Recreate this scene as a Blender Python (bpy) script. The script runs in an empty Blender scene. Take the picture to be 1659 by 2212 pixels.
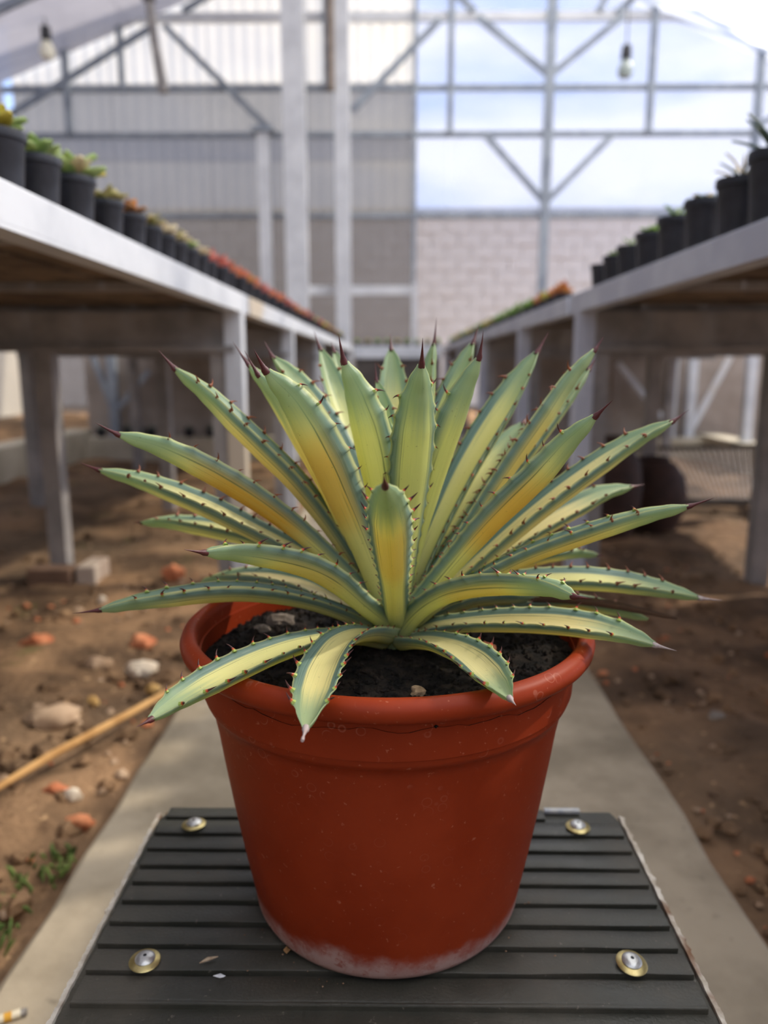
import bpy, math, random
from mathutils import Vector, Matrix, noise
random.seed(7)
R = math.radians
scene = bpy.context.scene
COL = scene.collection

# ------------------------------------------------------------------ camera
cam_data = bpy.data.cameras.new('camera')
cam = bpy.data.objects.new('camera', cam_data)
COL.objects.link(cam)
cam.location = (0, 0, .64)
PITCH = math.atan(316 / 1661.0)
cam.rotation_euler = (math.pi / 2 - PITCH, 0, 20.5 * math.cos(PITCH) / 1661.0)
cam_data.sensor_fit = 'VERTICAL'
cam_data.sensor_height = 36.0
cam_data.sensor_width = 27.0
cam_data.lens = 36.0 * 1661.0 / 2212.0
cam_data.clip_start = .01
cam_data.dof.use_dof = True
cam_data.dof.focus_distance = .42
cam_data.dof.aperture_fstop = 5.4
scene.camera = cam

# ------------------------------------------------------------------ sky, sun, exposure
scene.view_settings.view_transform = 'Standard'
scene.view_settings.look = 'None'
scene.view_settings.exposure = 0.78
scene.view_settings.gamma = 1.0
scene.view_settings.use_curve_mapping = False

world = bpy.data.worlds.new('sky')
scene.world = world
world.use_nodes = True
wt = world.node_tree
for n in list(wt.nodes): wt.nodes.remove(n)
w_out = wt.nodes.new('ShaderNodeOutputWorld')
w_bg = wt.nodes.new('ShaderNodeBackground')
w_tc = wt.nodes.new('ShaderNodeTexCoord')
w_map = wt.nodes.new('ShaderNodeMapping')
w_map.inputs['Scale'].default_value = (1.2, 1.2, 4.0)
w_map.inputs['Location'].default_value = (.35, .1, .55)
w_noise = wt.nodes.new('ShaderNodeTexNoise')
w_noise.inputs['Scale'].default_value = 2.2
w_noise.inputs['Detail'].default_value = 5
w_noise.inputs['Roughness'].default_value = .5
w_ramp = wt.nodes.new('ShaderNodeValToRGB')
w_ramp.color_ramp.elements[0].position = .42
w_ramp.color_ramp.elements[0].color = (.44, .60, .96, 1)
w_ramp.color_ramp.elements[1].position = .60
w_ramp.color_ramp.elements[1].color = (1.04, 1.04, 1.06, 1)
wt.links.new(w_tc.outputs['Generated'], w_map.inputs['Vector'])
wt.links.new(w_map.outputs['Vector'], w_noise.inputs['Vector'])
wt.links.new(w_noise.outputs['Fac'], w_ramp.inputs['Fac'])
wt.links.new(w_ramp.outputs['Color'], w_bg.inputs['Color'])
w_bg.inputs['Strength'].default_value = 1.0
wt.links.new(w_bg.outputs['Background'], w_out.inputs['Surface'])

sun_data = bpy.data.lights.new('sun', 'SUN')
sun_data.energy = 8.5
sun_data.angle = R(1.6)
sun_data.color = (1.0, .91, .77)
sun = bpy.data.objects.new('sun', sun_data)
COL.objects.link(sun)
sun.rotation_euler = Vector((.75, .24, .715)).to_track_quat('Z', 'Y').to_euler()
sun.location = (6, 3, 8)


# ------------------------------------------------------------------ helpers
def lin(r, g, b):
    f = lambda c: (c / 255 / 12.92) if c / 255 <= .04045 else ((c / 255 + .055) / 1.055) ** 2.4
    return (f(r), f(g), f(b), 1.0)


class NT:
    """Tiny wrapper for building a node material."""
    def __init__(self, name):
        self.m = bpy.data.materials.new(name)
        self.m.use_nodes = True
        self.t = self.m.node_tree
        for n in list(self.t.nodes): self.t.nodes.remove(n)
        self.out = self.t.nodes.new('ShaderNodeOutputMaterial')

    def n(self, typ, props=None, **ins):
        nd = self.t.nodes.new('ShaderNode' + typ)
        for k, v in (props or {}).items(): setattr(nd, k, v)
        for k, v in ins.items():
            key = int(k[1:]) if k[0] == 'i' and k[1:].isdigit() else k.replace('_', ' ')
            self.put(nd.inputs[key], v)
        return nd

    def put(self, sock, v):
        if isinstance(v, bpy.types.NodeSocket): self.t.links.new(v, sock)
        else: sock.default_value = v

    def math(self, op, a, b=0.0, clamp=False):
        nd = self.n('Math', {'operation': op, 'use_clamp': clamp})
        self.put(nd.inputs[0], a); self.put(nd.inputs[1], b)
        return nd.outputs[0]

    def mix(self, f, a, b, blend='MIX'):
        nd = self.n('Mix', {'data_type': 'RGBA', 'blend_type': blend})
        self.put(nd.inputs[0], f); self.put(nd.inputs[6], a); self.put(nd.inputs[7], b)
        return nd.outputs[2]

    def step(self, v, lo, hi, a=0.0, b=1.0):
        nd = self.n('MapRange', {'interpolation_type': 'SMOOTHSTEP'})
        for i, x in enumerate((v, lo, hi, a, b)): self.put(nd.inputs[i], x)
        return nd.outputs[0]

    def noise(self, vec, scale, detail=4.0, rough=.5):
        nd = self.n('TexNoise')
        if vec is not None: self.put(nd.inputs['Vector'], vec)
        nd.inputs['Scale'].default_value = scale
        nd.inputs['Detail'].default_value = detail
        nd.inputs['Roughness'].default_value = rough
        return nd.outputs['Fac']

    def coord(self, which='Object'):
        return self.n('TexCoord').outputs[which]

    def bump(self, h, strength, dist=.001):
        nd = self.n('Bump')
        nd.inputs['Strength'].default_value = strength
        nd.inputs['Distance'].default_value = dist
        self.put(nd.inputs['Height'], h)
        return nd.outputs[0]

    def pbsdf(self, color, rough=.6, metal=0.0, normal=None, spec=.4):
        nd = self.n('BsdfPrincipled')
        self.put(nd.inputs['Base Color'], color)
        self.put(nd.inputs['Roughness'], rough)
        self.put(nd.inputs['Metallic'], metal)
        self.put(nd.inputs['Specular IOR Level'], spec)
        if normal is not None: self.put(nd.inputs['Normal'], normal)
        return nd.outputs[0]

    def done(self, sh):
        self.t.links.new(sh, self.out.inputs['Surface'])
        return self.m


def mottled(name, c1, c2, scale=8, rough=.7, metal=0.0, bump=.2, dist=.002, spec=.35, c3=None, detail=6):
    k = NT(name)
    v = k.coord()
    f = k.noise(v, scale, detail, .6)
    col = k.mix(k.step(f, .35, .65), c1, c2)
    if c3:
        g = k.noise(v, scale * .37, 3, .5)
        col = k.mix(k.step(g, .52, .66), col, c3)
    nrm = k.bump(k.noise(v, scale * 4, 4, .6), bump, dist) if bump else None
    return k.done(k.pbsdf(col, rough, metal, nrm, spec))


class MB:
    """Collects vertices and faces; build() links them as one mesh object."""
    def __init__(self):
        self.v, self.f = [], []

    def box(self, x0, x1, y0, y1, z0, z1, mat=None):
        b = len(self.v)
        P = [(x, y, z) for z in (z0, z1) for y in (y0, y1) for x in (x0, x1)]
        if mat is not None: P = [tuple(mat @ Vector(p)) for p in P]
        self.v += P
        for q in ((0, 2, 3, 1), (4, 5, 7, 6), (0, 1, 5, 4), (2, 6, 7, 3), (0, 4, 6, 2), (1, 3, 7, 5)):
            self.f.append(tuple(b + i for i in q))
        return self

    def bar(self, a, c, w, h, up=(0, 0, 1)):
        a, c = Vector(a), Vector(c)
        d = c - a
        t = d.normalized()
        s = t.cross(Vector(up))
        if s.length < 1e-4: s = t.cross(Vector((1, 0, 0)))
        s.normalize()
        u = s.cross(t)
        m = Matrix(((t.x, s.x, u.x, a.x), (t.y, s.y, u.y, a.y), (t.z, s.z, u.z, a.z), (0, 0, 0, 1)))
        return self.box(0, d.length, -w / 2, w / 2, -h / 2, h / 2, m)

    def ring_tube(self, rings, cap=True):
        """rings: list of equal-length closed loops of points."""
        b = len(self.v)
        n = len(rings[0])
        for r in rings: self.v += [tuple(p) for p in r]
        for i in range(len(rings) - 1):
            for j in range(n):
                k = (j + 1) % n
                self.f.append((b + i * n + j, b + i * n + k, b + (i + 1) * n + k, b + (i + 1) * n + j))
        if cap:
            self.f.append(tuple(b + j for j in reversed(range(n))))
            self.f.append(tuple(b + (len(rings) - 1) * n + j for j in range(n)))
        return self

    def tube(self, pts, radii, n=8, cap=True):
        pts = [Vector(p) for p in pts]
        rings = []
        prev = None
        for i, p in enumerate(pts):
            t = (pts[min(i + 1, len(pts) - 1)] - pts[max(i - 1, 0)]).normalized()
            s = prev if prev is not None else t.orthogonal()
            s = (s - t * s.dot(t)).normalized()
            prev = s
            u = t.cross(s)
            r = radii[i] if isinstance(radii, (list, tuple)) else radii
            rings.append([p + (s * math.cos(2 * math.pi * j / n) + u * math.sin(2 * math.pi * j / n)) * r for j in range(n)])
        return self.ring_tube(rings, cap)

    def lathe(self, prof, c=(0, 0, 0), n=32, close=False):
        rings = [[(c[0] + r * math.cos(2 * math.pi * j / n), c[1] + r * math.sin(2 * math.pi * j / n), c[2] + z)
                  for j in range(n)] for r, z in prof]
        return self.ring_tube(rings, not close)

    def blob(self, c, rx, ry, rz, seed=0, jag=.25, sub=1):
        """A lumpy stone: a jittered octahedron split once or twice."""
        vs = [Vector(p) for p in ((1, 0, 0), (-1, 0, 0), (0, 1, 0), (0, -1, 0), (0, 0, 1), (0, 0, -1))]
        fs = [(0, 2, 4), (2, 1, 4), (1, 3, 4), (3, 0, 4), (2, 0, 5), (1, 2, 5), (3, 1, 5), (0, 3, 5)]
        for _ in range(sub):
            nf, mid = [], {}
            def m(i, j):
                k = (min(i, j), max(i, j))
                if k not in mid:
                    mid[k] = len(vs); vs.append(((vs[i] + vs[j]) / 2).normalized())
                return mid[k]
            for a, bb, cc in fs:
                x, y, z = m(a, bb), m(bb, cc), m(cc, a)
                nf += [(a, x, z), (x, bb, y), (z, y, cc), (x, y, z)]
            fs = nf
        b = len(self.v)
        for p in vs:
            k = 1 + jag * noise.noise(p * 1.7 + Vector((seed * 3.1, seed * 1.7, seed * .9))) * 2
            self.v.append((c[0] + p.x * rx * k, c[1] + p.y * ry * k, c[2] + p.z * rz * k))
        self.f += [tuple(b + i for i in q) for q in fs]
        return self

    def build(self, name, mat=None, parent=None, smooth=False, bevel=0.0, origin=None):
        o_ = Vector(origin) if origin is not None else (root_loc(parent) if parent else Vector((0, 0, 0)))
        me = bpy.data.meshes.new(name)
        me.from_pydata([tuple(Vector(p) - o_) for p in self.v], [], self.f)
        me.update()
        if smooth:
            me.polygons.foreach_set('use_smooth', [True] * len(me.polygons))
            me.set_sharp_from_angle(angle=R(42))
        if mat: me.materials.append(mat)
        o = bpy.data.objects.new(name, me)
        COL.objects.link(o)
        if parent: o.parent = parent
        else: o.location = o_
        if bevel:
            md = o.modifiers.new('bevel', 'BEVEL')
            md.width = bevel; md.segments = 2; md.limit_method = 'ANGLE'
        return o


def root_loc(o):
    p = Vector((0, 0, 0))
    while o is not None:
        p += Vector(o.location); o = o.parent
    return p


def empty(name, loc, label=None, cat=None, group=None, kind=None):
    o = bpy.data.objects.new(name, None)
    o.empty_display_size = .05
    o.location = loc
    COL.objects.link(o)
    return tag(o, label, cat, group, kind)


def tag(o, label=None, cat=None, group=None, kind=None):
    if label: o['label'] = label
    if cat: o['category'] = cat
    if group: o['group'] = group
    if kind: o['kind'] = kind
    return o


ORD = ('first second third fourth fifth sixth seventh eighth ninth tenth eleventh twelfth thirteenth fourteenth fifteenth sixteenth '
       'seventeenth eighteenth nineteenth twentieth twenty-first twenty-second twenty-third twenty-fourth twenty-fifth twenty-sixth').split()

# ------------------------------------------------------------------ leaf centre lines in metres: name, points, spine tip, width, roll, (painted amber sun glow, greenness, cream)
LEAVES = [
    ('L01', [[-0.0033, 0.495, 0.4611], [-0.0132, 0.4776, 0.4692], [-0.0228, 0.4592, 0.4746], [-0.031, 0.4395, 0.4763], [-0.0362, 0.4187, 0.4753], [-0.0392, 0.3974, 0.4738], [-0.0404, 0.376, 0.4728], [-0.0408, 0.3545, 0.4726], [-0.0406, 0.333, 0.4735]],
     [-0.0407, 0.3205, 0.4741], 0.0245, 0, (0, 0, 0.3)),
    ('L02', [[-0.0059, 0.5, 0.455], [-0.0225, 0.485, 0.4632], [-0.0393, 0.469, 0.4683], [-0.0557, 0.4518, 0.4705], [-0.0711, 0.4337, 0.4709], [-0.0853, 0.4145, 0.4702], [-0.0981, 0.3945, 0.4693], [-0.1096, 0.3737, 0.4685], [-0.1195, 0.352, 0.4684]],
     [-0.1238, 0.3435, 0.4687], 0.0225, 8, (0, 0.35, 0.2)),
    ('L03', [[-0.0157, 0.512, 0.4624], [-0.0354, 0.5072, 0.473], [-0.056, 0.5023, 0.4817], [-0.0775, 0.4973, 0.4879], [-0.0994, 0.492, 0.4917], [-0.1217, 0.4867, 0.4924], [-0.1438, 0.4812, 0.4909], [-0.1659, 0.4757, 0.4886], [-0.188, 0.47, 0.4861]],
     [-0.204, 0.466, 0.4852], 0.0235, -6, (0.1, 0.5, 0.3)),
    ('L04', [[-0.0192, 0.52, 0.463], [-0.0346, 0.5298, 0.4688], [-0.0503, 0.5394, 0.4741], [-0.0665, 0.5487, 0.4783], [-0.0834, 0.5575, 0.4799], [-0.1005, 0.5661, 0.4797], [-0.1177, 0.5743, 0.4781], [-0.1348, 0.5823, 0.4748], [-0.1517, 0.59, 0.4703]],
     None, 0.027, 0, (0, 0.2, 0.9)),
    ('L05', [[-0.0012, 0.506, 0.4645], [-0.0135, 0.4957, 0.4768], [-0.0249, 0.4852, 0.4899], [-0.0358, 0.4743, 0.5031], [-0.0479, 0.4629, 0.5146], [-0.0614, 0.4507, 0.5234], [-0.0756, 0.4378, 0.5299], [-0.0898, 0.4242, 0.5349], [-0.1036, 0.41, 0.539]],
     [-0.1123, 0.401, 0.5429], 0.026, -12, (0.35, 0.4, 0)),
    ('L06', [[-0.0194, 0.526, 0.4748], [-0.039, 0.5395, 0.4881], [-0.0605, 0.5525, 0.4985], [-0.0839, 0.5648, 0.5048], [-0.1081, 0.5766, 0.5092], [-0.1327, 0.588, 0.512], [-0.1575, 0.599, 0.5138], [-0.1826, 0.6097, 0.5141], [-0.2078, 0.62, 0.5126]],
     [-0.2157, 0.623, 0.512], 0.026, 0, (0, 0.5, 0.4)),
    ('L07', [[-0.011, 0.52, 0.4699], [-0.0311, 0.5225, 0.4891], [-0.0546, 0.525, 0.5039], [-0.0795, 0.5276, 0.5164], [-0.1046, 0.5301, 0.5284], [-0.1297, 0.5326, 0.5403], [-0.1556, 0.5351, 0.5507], [-0.182, 0.5375, 0.5594], [-0.2088, 0.54, 0.5669]],
     [-0.2232, 0.5415, 0.5724], 0.025, 4, (0, 0.4, 0.5)),
    ('L08', [[-0.0077, 0.514, 0.4725], [-0.0249, 0.5107, 0.4925], [-0.0429, 0.5073, 0.5117], [-0.0619, 0.5038, 0.5299], [-0.0821, 0.5003, 0.5467], [-0.1036, 0.4966, 0.5618], [-0.1261, 0.4928, 0.5755], [-0.1496, 0.489, 0.5872], [-0.1739, 0.485, 0.5971]],
     [-0.1875, 0.483, 0.6051], 0.026, -32, (1, 0.3, 0.0)),
    ('L09', [[-0.0093, 0.517, 0.4776], [-0.0227, 0.5174, 0.5005], [-0.0368, 0.5177, 0.5229], [-0.0521, 0.5181, 0.5446], [-0.0689, 0.5185, 0.565], [-0.0877, 0.5188, 0.5837], [-0.1067, 0.5192, 0.6021], [-0.1258, 0.5196, 0.6204], [-0.1457, 0.52, 0.6379]],
     [-0.1561, 0.5205, 0.65], 0.028, -2, (0.25, 0.25, 0.5)),
    ('L10', [[-0.0078, 0.52, 0.4818], [-0.0179, 0.5238, 0.5025], [-0.0281, 0.5275, 0.5232], [-0.0384, 0.5313, 0.5439], [-0.0495, 0.535, 0.5641], [-0.0617, 0.5388, 0.5837], [-0.0739, 0.5425, 0.6032], [-0.0873, 0.5463, 0.6219], [-0.1017, 0.55, 0.64]],
     [-0.1132, 0.5535, 0.6567], 0.025, 0, (0.1, 0.2, 0.3)),
    ('L11a', [[-0.0067, 0.516, 0.4813], [-0.016, 0.5136, 0.5008], [-0.0251, 0.5111, 0.5204], [-0.0336, 0.5086, 0.5402], [-0.0424, 0.506, 0.5599], [-0.0521, 0.5034, 0.5792], [-0.0622, 0.5006, 0.5982], [-0.0731, 0.4979, 0.6168], [-0.0858, 0.495, 0.6342]],
     [-0.0938, 0.493, 0.6492], 0.026, -8, (0.3, 0.2, 0.2)),
    ('L11', [[-0.0054, 0.51, 0.4782], [-0.0124, 0.503, 0.4991], [-0.0196, 0.4957, 0.5199], [-0.0271, 0.4881, 0.5404], [-0.0347, 0.4802, 0.5609], [-0.0422, 0.472, 0.5812], [-0.0511, 0.4635, 0.6008], [-0.0611, 0.4545, 0.6196], [-0.0729, 0.445, 0.6371]],
     [-0.0784, 0.4395, 0.6492], 0.033, -6, (0.7, 0.25, 0.0)),
    ('L12', [[-0.0029, 0.526, 0.4851], [-0.0107, 0.5351, 0.5067], [-0.0188, 0.5441, 0.5282], [-0.0274, 0.553, 0.5497], [-0.0372, 0.5617, 0.5706], [-0.0487, 0.5702, 0.5908], [-0.0618, 0.5786, 0.61], [-0.076, 0.5869, 0.6285], [-0.0915, 0.595, 0.6459]],
     [-0.0988, 0.601, 0.6588], 0.027, 6, (0.1, 0.3, 0.4)),
    ('L13', [[-0.0023, 0.532, 0.4868], [-0.0071, 0.5439, 0.5077], [-0.0123, 0.5555, 0.5286], [-0.0185, 0.5668, 0.5495], [-0.0256, 0.5778, 0.5702], [-0.034, 0.5887, 0.5905], [-0.0426, 0.5993, 0.6108], [-0.0507, 0.6097, 0.6315], [-0.0578, 0.62, 0.6526]],
     [-0.0634, 0.627, 0.6671], 0.026, 0, (0, 0.7, 0.2)),
    ('L13b', [[-0.0013, 0.532, 0.4902], [-0.0047, 0.5468, 0.51], [-0.0087, 0.5612, 0.5301], [-0.0142, 0.5751, 0.5501], [-0.0204, 0.5887, 0.5701], [-0.0272, 0.602, 0.5901], [-0.0343, 0.6149, 0.6103], [-0.0414, 0.6276, 0.6306], [-0.0484, 0.64, 0.6511]],
     [-0.0509, 0.645, 0.6594], 0.024, 0, (0, 0.3, 0.5)),
    ('L14', [[0.0004, 0.514, 0.482], [-0.0016, 0.5096, 0.5024], [-0.004, 0.5051, 0.5228], [-0.0069, 0.5005, 0.5431], [-0.0103, 0.4957, 0.5633], [-0.0143, 0.4908, 0.5833], [-0.0188, 0.4857, 0.6032], [-0.0245, 0.4804, 0.6227], [-0.0301, 0.475, 0.6422]],
     [-0.0329, 0.4705, 0.6585], 0.031, 0, (0.05, 0.55, 0)),
    ('L15', [[0.001, 0.524, 0.4958], [0.0003, 0.5266, 0.5127], [-0.0005, 0.5292, 0.5295], [-0.0014, 0.5318, 0.5464], [-0.0024, 0.5345, 0.5632], [-0.0037, 0.5371, 0.58], [-0.0055, 0.5397, 0.5968], [-0.0082, 0.5424, 0.6134], [-0.0119, 0.545, 0.6298]],
     [-0.0129, 0.5475, 0.6438], 0.017, 0, (0, 1, 0.0)),
    ('L15b', [[0.001, 0.523, 0.4961], [0.001, 0.5245, 0.5103], [0.001, 0.526, 0.5244], [0.0009, 0.5275, 0.5386], [0.0009, 0.5289, 0.5528], [0.0004, 0.5305, 0.5669], [-0.0013, 0.532, 0.581], [-0.0042, 0.5335, 0.5948], [-0.0076, 0.535, 0.6086]],
     [-0.0124, 0.5365, 0.6212], 0.013, 0, (0, 1, 0.0)),
    ('L16', [[0.0013, 0.532, 0.4902], [0.0011, 0.5453, 0.5099], [0.0009, 0.5582, 0.5298], [0.0007, 0.5708, 0.5499], [0.0005, 0.5832, 0.5702], [0.0003, 0.5952, 0.5906], [-0.0001, 0.6071, 0.6112], [-0.0008, 0.6186, 0.6319], [-0.0019, 0.63, 0.6528]],
     [-0.0027, 0.637, 0.6657], 0.027, 0, (0.2, 0.5, 0.3)),
    ('L17', [[0.0042, 0.512, 0.4759], [0.0059, 0.5047, 0.4969], [0.0075, 0.4971, 0.5178], [0.0089, 0.4893, 0.5386], [0.0105, 0.4812, 0.5593], [0.0121, 0.4727, 0.5798], [0.0135, 0.4639, 0.6002], [0.0149, 0.4547, 0.6205], [0.016, 0.445, 0.6405]],
     [0.0162, 0.438, 0.6552], 0.0275, 0, (0.0, 0.65, 0)),
    ('L18', [[0.0043, 0.528, 0.4845], [0.0076, 0.5347, 0.5059], [0.011, 0.5413, 0.5273], [0.0144, 0.5479, 0.5487], [0.0179, 0.5544, 0.5701], [0.0212, 0.5609, 0.5915], [0.0245, 0.5673, 0.613], [0.0276, 0.5737, 0.6345], [0.03, 0.58, 0.6561]],
     [0.0317, 0.5855, 0.675], 0.021, 35, (0.0, 0.5, 0.2)),
    ('L19', [[0.0053, 0.53, 0.4874], [0.0107, 0.5407, 0.5088], [0.0163, 0.5511, 0.5302], [0.0223, 0.5614, 0.5516], [0.0291, 0.5714, 0.5729], [0.0369, 0.5813, 0.5939], [0.0452, 0.591, 0.6148], [0.0536, 0.6006, 0.6357], [0.0616, 0.61, 0.6569]],
     [0.0667, 0.617, 0.6726], 0.027, 10, (0.0, 0.7, 0.0)),
    ('L20', [[0.0062, 0.516, 0.4797], [0.0104, 0.512, 0.5008], [0.0149, 0.5078, 0.5218], [0.0199, 0.5035, 0.5427], [0.0254, 0.4991, 0.5634], [0.0314, 0.4946, 0.584], [0.0383, 0.4899, 0.6042], [0.0455, 0.485, 0.6243], [0.0523, 0.48, 0.6444]],
     [0.0541, 0.4765, 0.6608], 0.026, 4, (0.0, 0.55, 0)),
    ('L21', [[0.0103, 0.526, 0.4749], [0.0204, 0.5351, 0.4977], [0.0311, 0.544, 0.5203], [0.0424, 0.5528, 0.5426], [0.0545, 0.5615, 0.5646], [0.0678, 0.57, 0.5859], [0.0817, 0.5785, 0.6069], [0.0955, 0.5868, 0.628], [0.1085, 0.595, 0.6496]],
     [0.1181, 0.601, 0.6656], 0.028, -10, (0.1, 0.4, 0.2)),
    ('L22', [[0.0118, 0.52, 0.4727], [0.0276, 0.5224, 0.4948], [0.0432, 0.5249, 0.5172], [0.0582, 0.5274, 0.5399], [0.0732, 0.5299, 0.5626], [0.0887, 0.5324, 0.585], [0.1047, 0.5349, 0.607], [0.1206, 0.5374, 0.6291], [0.1376, 0.54, 0.6503]],
     [0.1442, 0.5415, 0.6599], 0.026, 22, (0.4, 0.3, 0.2)),
    ('L22b', [[0.0168, 0.526, 0.4783], [0.0334, 0.5365, 0.498], [0.0506, 0.5469, 0.5172], [0.0677, 0.557, 0.5367], [0.0835, 0.5669, 0.5572], [0.1001, 0.5767, 0.5773], [0.1172, 0.5863, 0.597], [0.1347, 0.5957, 0.6165], [0.1507, 0.605, 0.6372]],
     [0.1569, 0.609, 0.6463], 0.025, 0, (0.0, 0.6, 0.3)),
    ('L22c', [[0.0137, 0.532, 0.4799], [0.023, 0.5483, 0.4943], [0.0333, 0.5641, 0.5086], [0.0446, 0.5794, 0.5227], [0.0564, 0.5943, 0.5368], [0.0688, 0.6087, 0.5508], [0.0825, 0.6228, 0.5641], [0.0961, 0.6365, 0.5777], [0.109, 0.65, 0.5922]],
     [0.116, 0.6585, 0.6014], 0.028, 0, (0, 0.6, 0.3)),
    ('L23', [[0.0133, 0.512, 0.4719], [0.0256, 0.5047, 0.4903], [0.0383, 0.4972, 0.5083], [0.0512, 0.4894, 0.526], [0.0642, 0.4813, 0.5435], [0.0781, 0.4728, 0.5601], [0.0918, 0.4639, 0.5767], [0.104, 0.4547, 0.5942], [0.1161, 0.445, 0.6116]],
     [0.1237, 0.439, 0.621], 0.026, 18, (0.8, 0.35, 0)),
    ('L24', [[0.0151, 0.518, 0.4672], [0.037, 0.5201, 0.4844], [0.0577, 0.5222, 0.5032], [0.0786, 0.5243, 0.5217], [0.0999, 0.5264, 0.5397], [0.1219, 0.5286, 0.5568], [0.1446, 0.5307, 0.573], [0.1681, 0.5328, 0.5882], [0.1923, 0.535, 0.602]],
     [0.2037, 0.5365, 0.6102], 0.026, -8, (0.1, 0.3, 0.6)),
    ('L25', [[0.0169, 0.524, 0.467], [0.0368, 0.5344, 0.4792], [0.057, 0.5444, 0.4911], [0.0776, 0.5543, 0.5026], [0.0987, 0.5639, 0.5134], [0.1203, 0.5733, 0.5233], [0.1423, 0.5824, 0.5324], [0.1645, 0.5914, 0.5413], [0.188, 0.6, 0.5463]],
     [0.1994, 0.604, 0.5479], 0.025, -10, (0.1, 0.4, 0.7)),
    ('L26', [[0.0149, 0.512, 0.4659], [0.0326, 0.5073, 0.4822], [0.0524, 0.5025, 0.4958], [0.0728, 0.4975, 0.5085], [0.0938, 0.4924, 0.52], [0.1157, 0.487, 0.5297], [0.1378, 0.4815, 0.5388], [0.1603, 0.4759, 0.5468], [0.1828, 0.47, 0.5545]],
     [0.1966, 0.4665, 0.5607], 0.0235, 4, (0.4, 0.4, 0.2)),
    ('L27', [[0.0169, 0.526, 0.468], [0.0343, 0.5423, 0.4742], [0.0526, 0.558, 0.4796], [0.0717, 0.573, 0.4835], [0.0915, 0.5874, 0.4862], [0.1118, 0.6013, 0.4876], [0.1324, 0.6148, 0.4877], [0.1533, 0.6276, 0.4854], [0.1742, 0.64, 0.4812]],
     [0.1813, 0.644, 0.4799], 0.023, 0, (0.3, 0.5, 0.3)),
    ('L28', [[0.0074, 0.506, 0.4605], [0.0151, 0.4947, 0.4751], [0.0246, 0.4828, 0.4879], [0.036, 0.4702, 0.4983], [0.0484, 0.4567, 0.5062], [0.061, 0.4424, 0.5121], [0.0735, 0.4274, 0.5162], [0.0854, 0.4116, 0.5185], [0.0964, 0.395, 0.5192]],
     [0.1036, 0.385, 0.521], 0.025, 14, (0.4, 0.45, 0)),
    ('L28b', [[0.0136, 0.52, 0.4546], [0.0233, 0.5226, 0.4624], [0.0341, 0.5252, 0.4689], [0.0459, 0.5278, 0.4731], [0.0582, 0.5303, 0.4757], [0.0708, 0.5328, 0.4764], [0.0834, 0.5352, 0.4759], [0.0959, 0.5376, 0.4744], [0.1084, 0.54, 0.4723]],
     [0.1154, 0.541, 0.4706], 0.024, 0, (0.2, 0.5, 0.3)),
    ('L29', [[0.0169, 0.524, 0.4583], [0.0392, 0.5274, 0.474], [0.0647, 0.5308, 0.4832], [0.0917, 0.5341, 0.4869], [0.1189, 0.5374, 0.4875], [0.1461, 0.5406, 0.486], [0.1732, 0.5438, 0.4823], [0.1998, 0.5469, 0.4765], [0.2265, 0.55, 0.471]],
     [0.2455, 0.5525, 0.4685], 0.025, -14, (0.0, 0.5, 0.3)),
    ('L30', [[0.0137, 0.524, 0.4549], [0.0358, 0.5295, 0.4613], [0.0582, 0.535, 0.4667], [0.0811, 0.5403, 0.4683], [0.1042, 0.5455, 0.4684], [0.1273, 0.5506, 0.4674], [0.15, 0.5555, 0.4628], [0.1724, 0.5603, 0.4566], [0.1945, 0.565, 0.4497]],
     None, 0.022, 0, (0.5, 0.6, 0.1)),
    ('L31', [[0.0101, 0.51, 0.4547], [0.028, 0.504, 0.4631], [0.047, 0.4976, 0.4681], [0.0663, 0.4911, 0.4715], [0.0857, 0.4843, 0.4739], [0.1051, 0.4774, 0.4752], [0.1245, 0.4701, 0.4749], [0.1437, 0.4627, 0.4729], [0.1626, 0.455, 0.4697]],
     [0.1745, 0.4505, 0.4678], 0.025, -14, (0.2, 0.4, 0.6)),
    ('L32', [[0.0055, 0.498, 0.4558], [0.0147, 0.4839, 0.4615], [0.0238, 0.4693, 0.466], [0.0323, 0.454, 0.469], [0.04, 0.4381, 0.4709], [0.0467, 0.4216, 0.4716], [0.0519, 0.4046, 0.4716], [0.0564, 0.3874, 0.4717], [0.0602, 0.37, 0.4722]],
     [0.062, 0.362, 0.4723], 0.0245, -12, (0.0, 0.4, 0.6)),
    ('L33', [[0.0026, 0.502, 0.4676], [0.0015, 0.4829, 0.4849], [0.0006, 0.4632, 0.5016], [-0.0001, 0.4431, 0.5178], [-0.0008, 0.4225, 0.5333], [-0.0014, 0.4014, 0.5482], [-0.0021, 0.3798, 0.5623], [-0.0027, 0.3577, 0.5755], [-0.0036, 0.335, 0.5879]],
     [-0.004, 0.321, 0.5956], 0.0235, 0, (0.4, 0.2, 0)),
    ('DRY', [[0.0153, 0.524, 0.4566], [0.0383, 0.5274, 0.4664], [0.0628, 0.5308, 0.4717], [0.0877, 0.5341, 0.4738], [0.1128, 0.5374, 0.4733], [0.1377, 0.5406, 0.4707], [0.1624, 0.5438, 0.4663], [0.1868, 0.5469, 0.4605], [0.2113, 0.55, 0.4548]],
     None, 0.008, 0, (0, 0, 0)),
]

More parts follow.
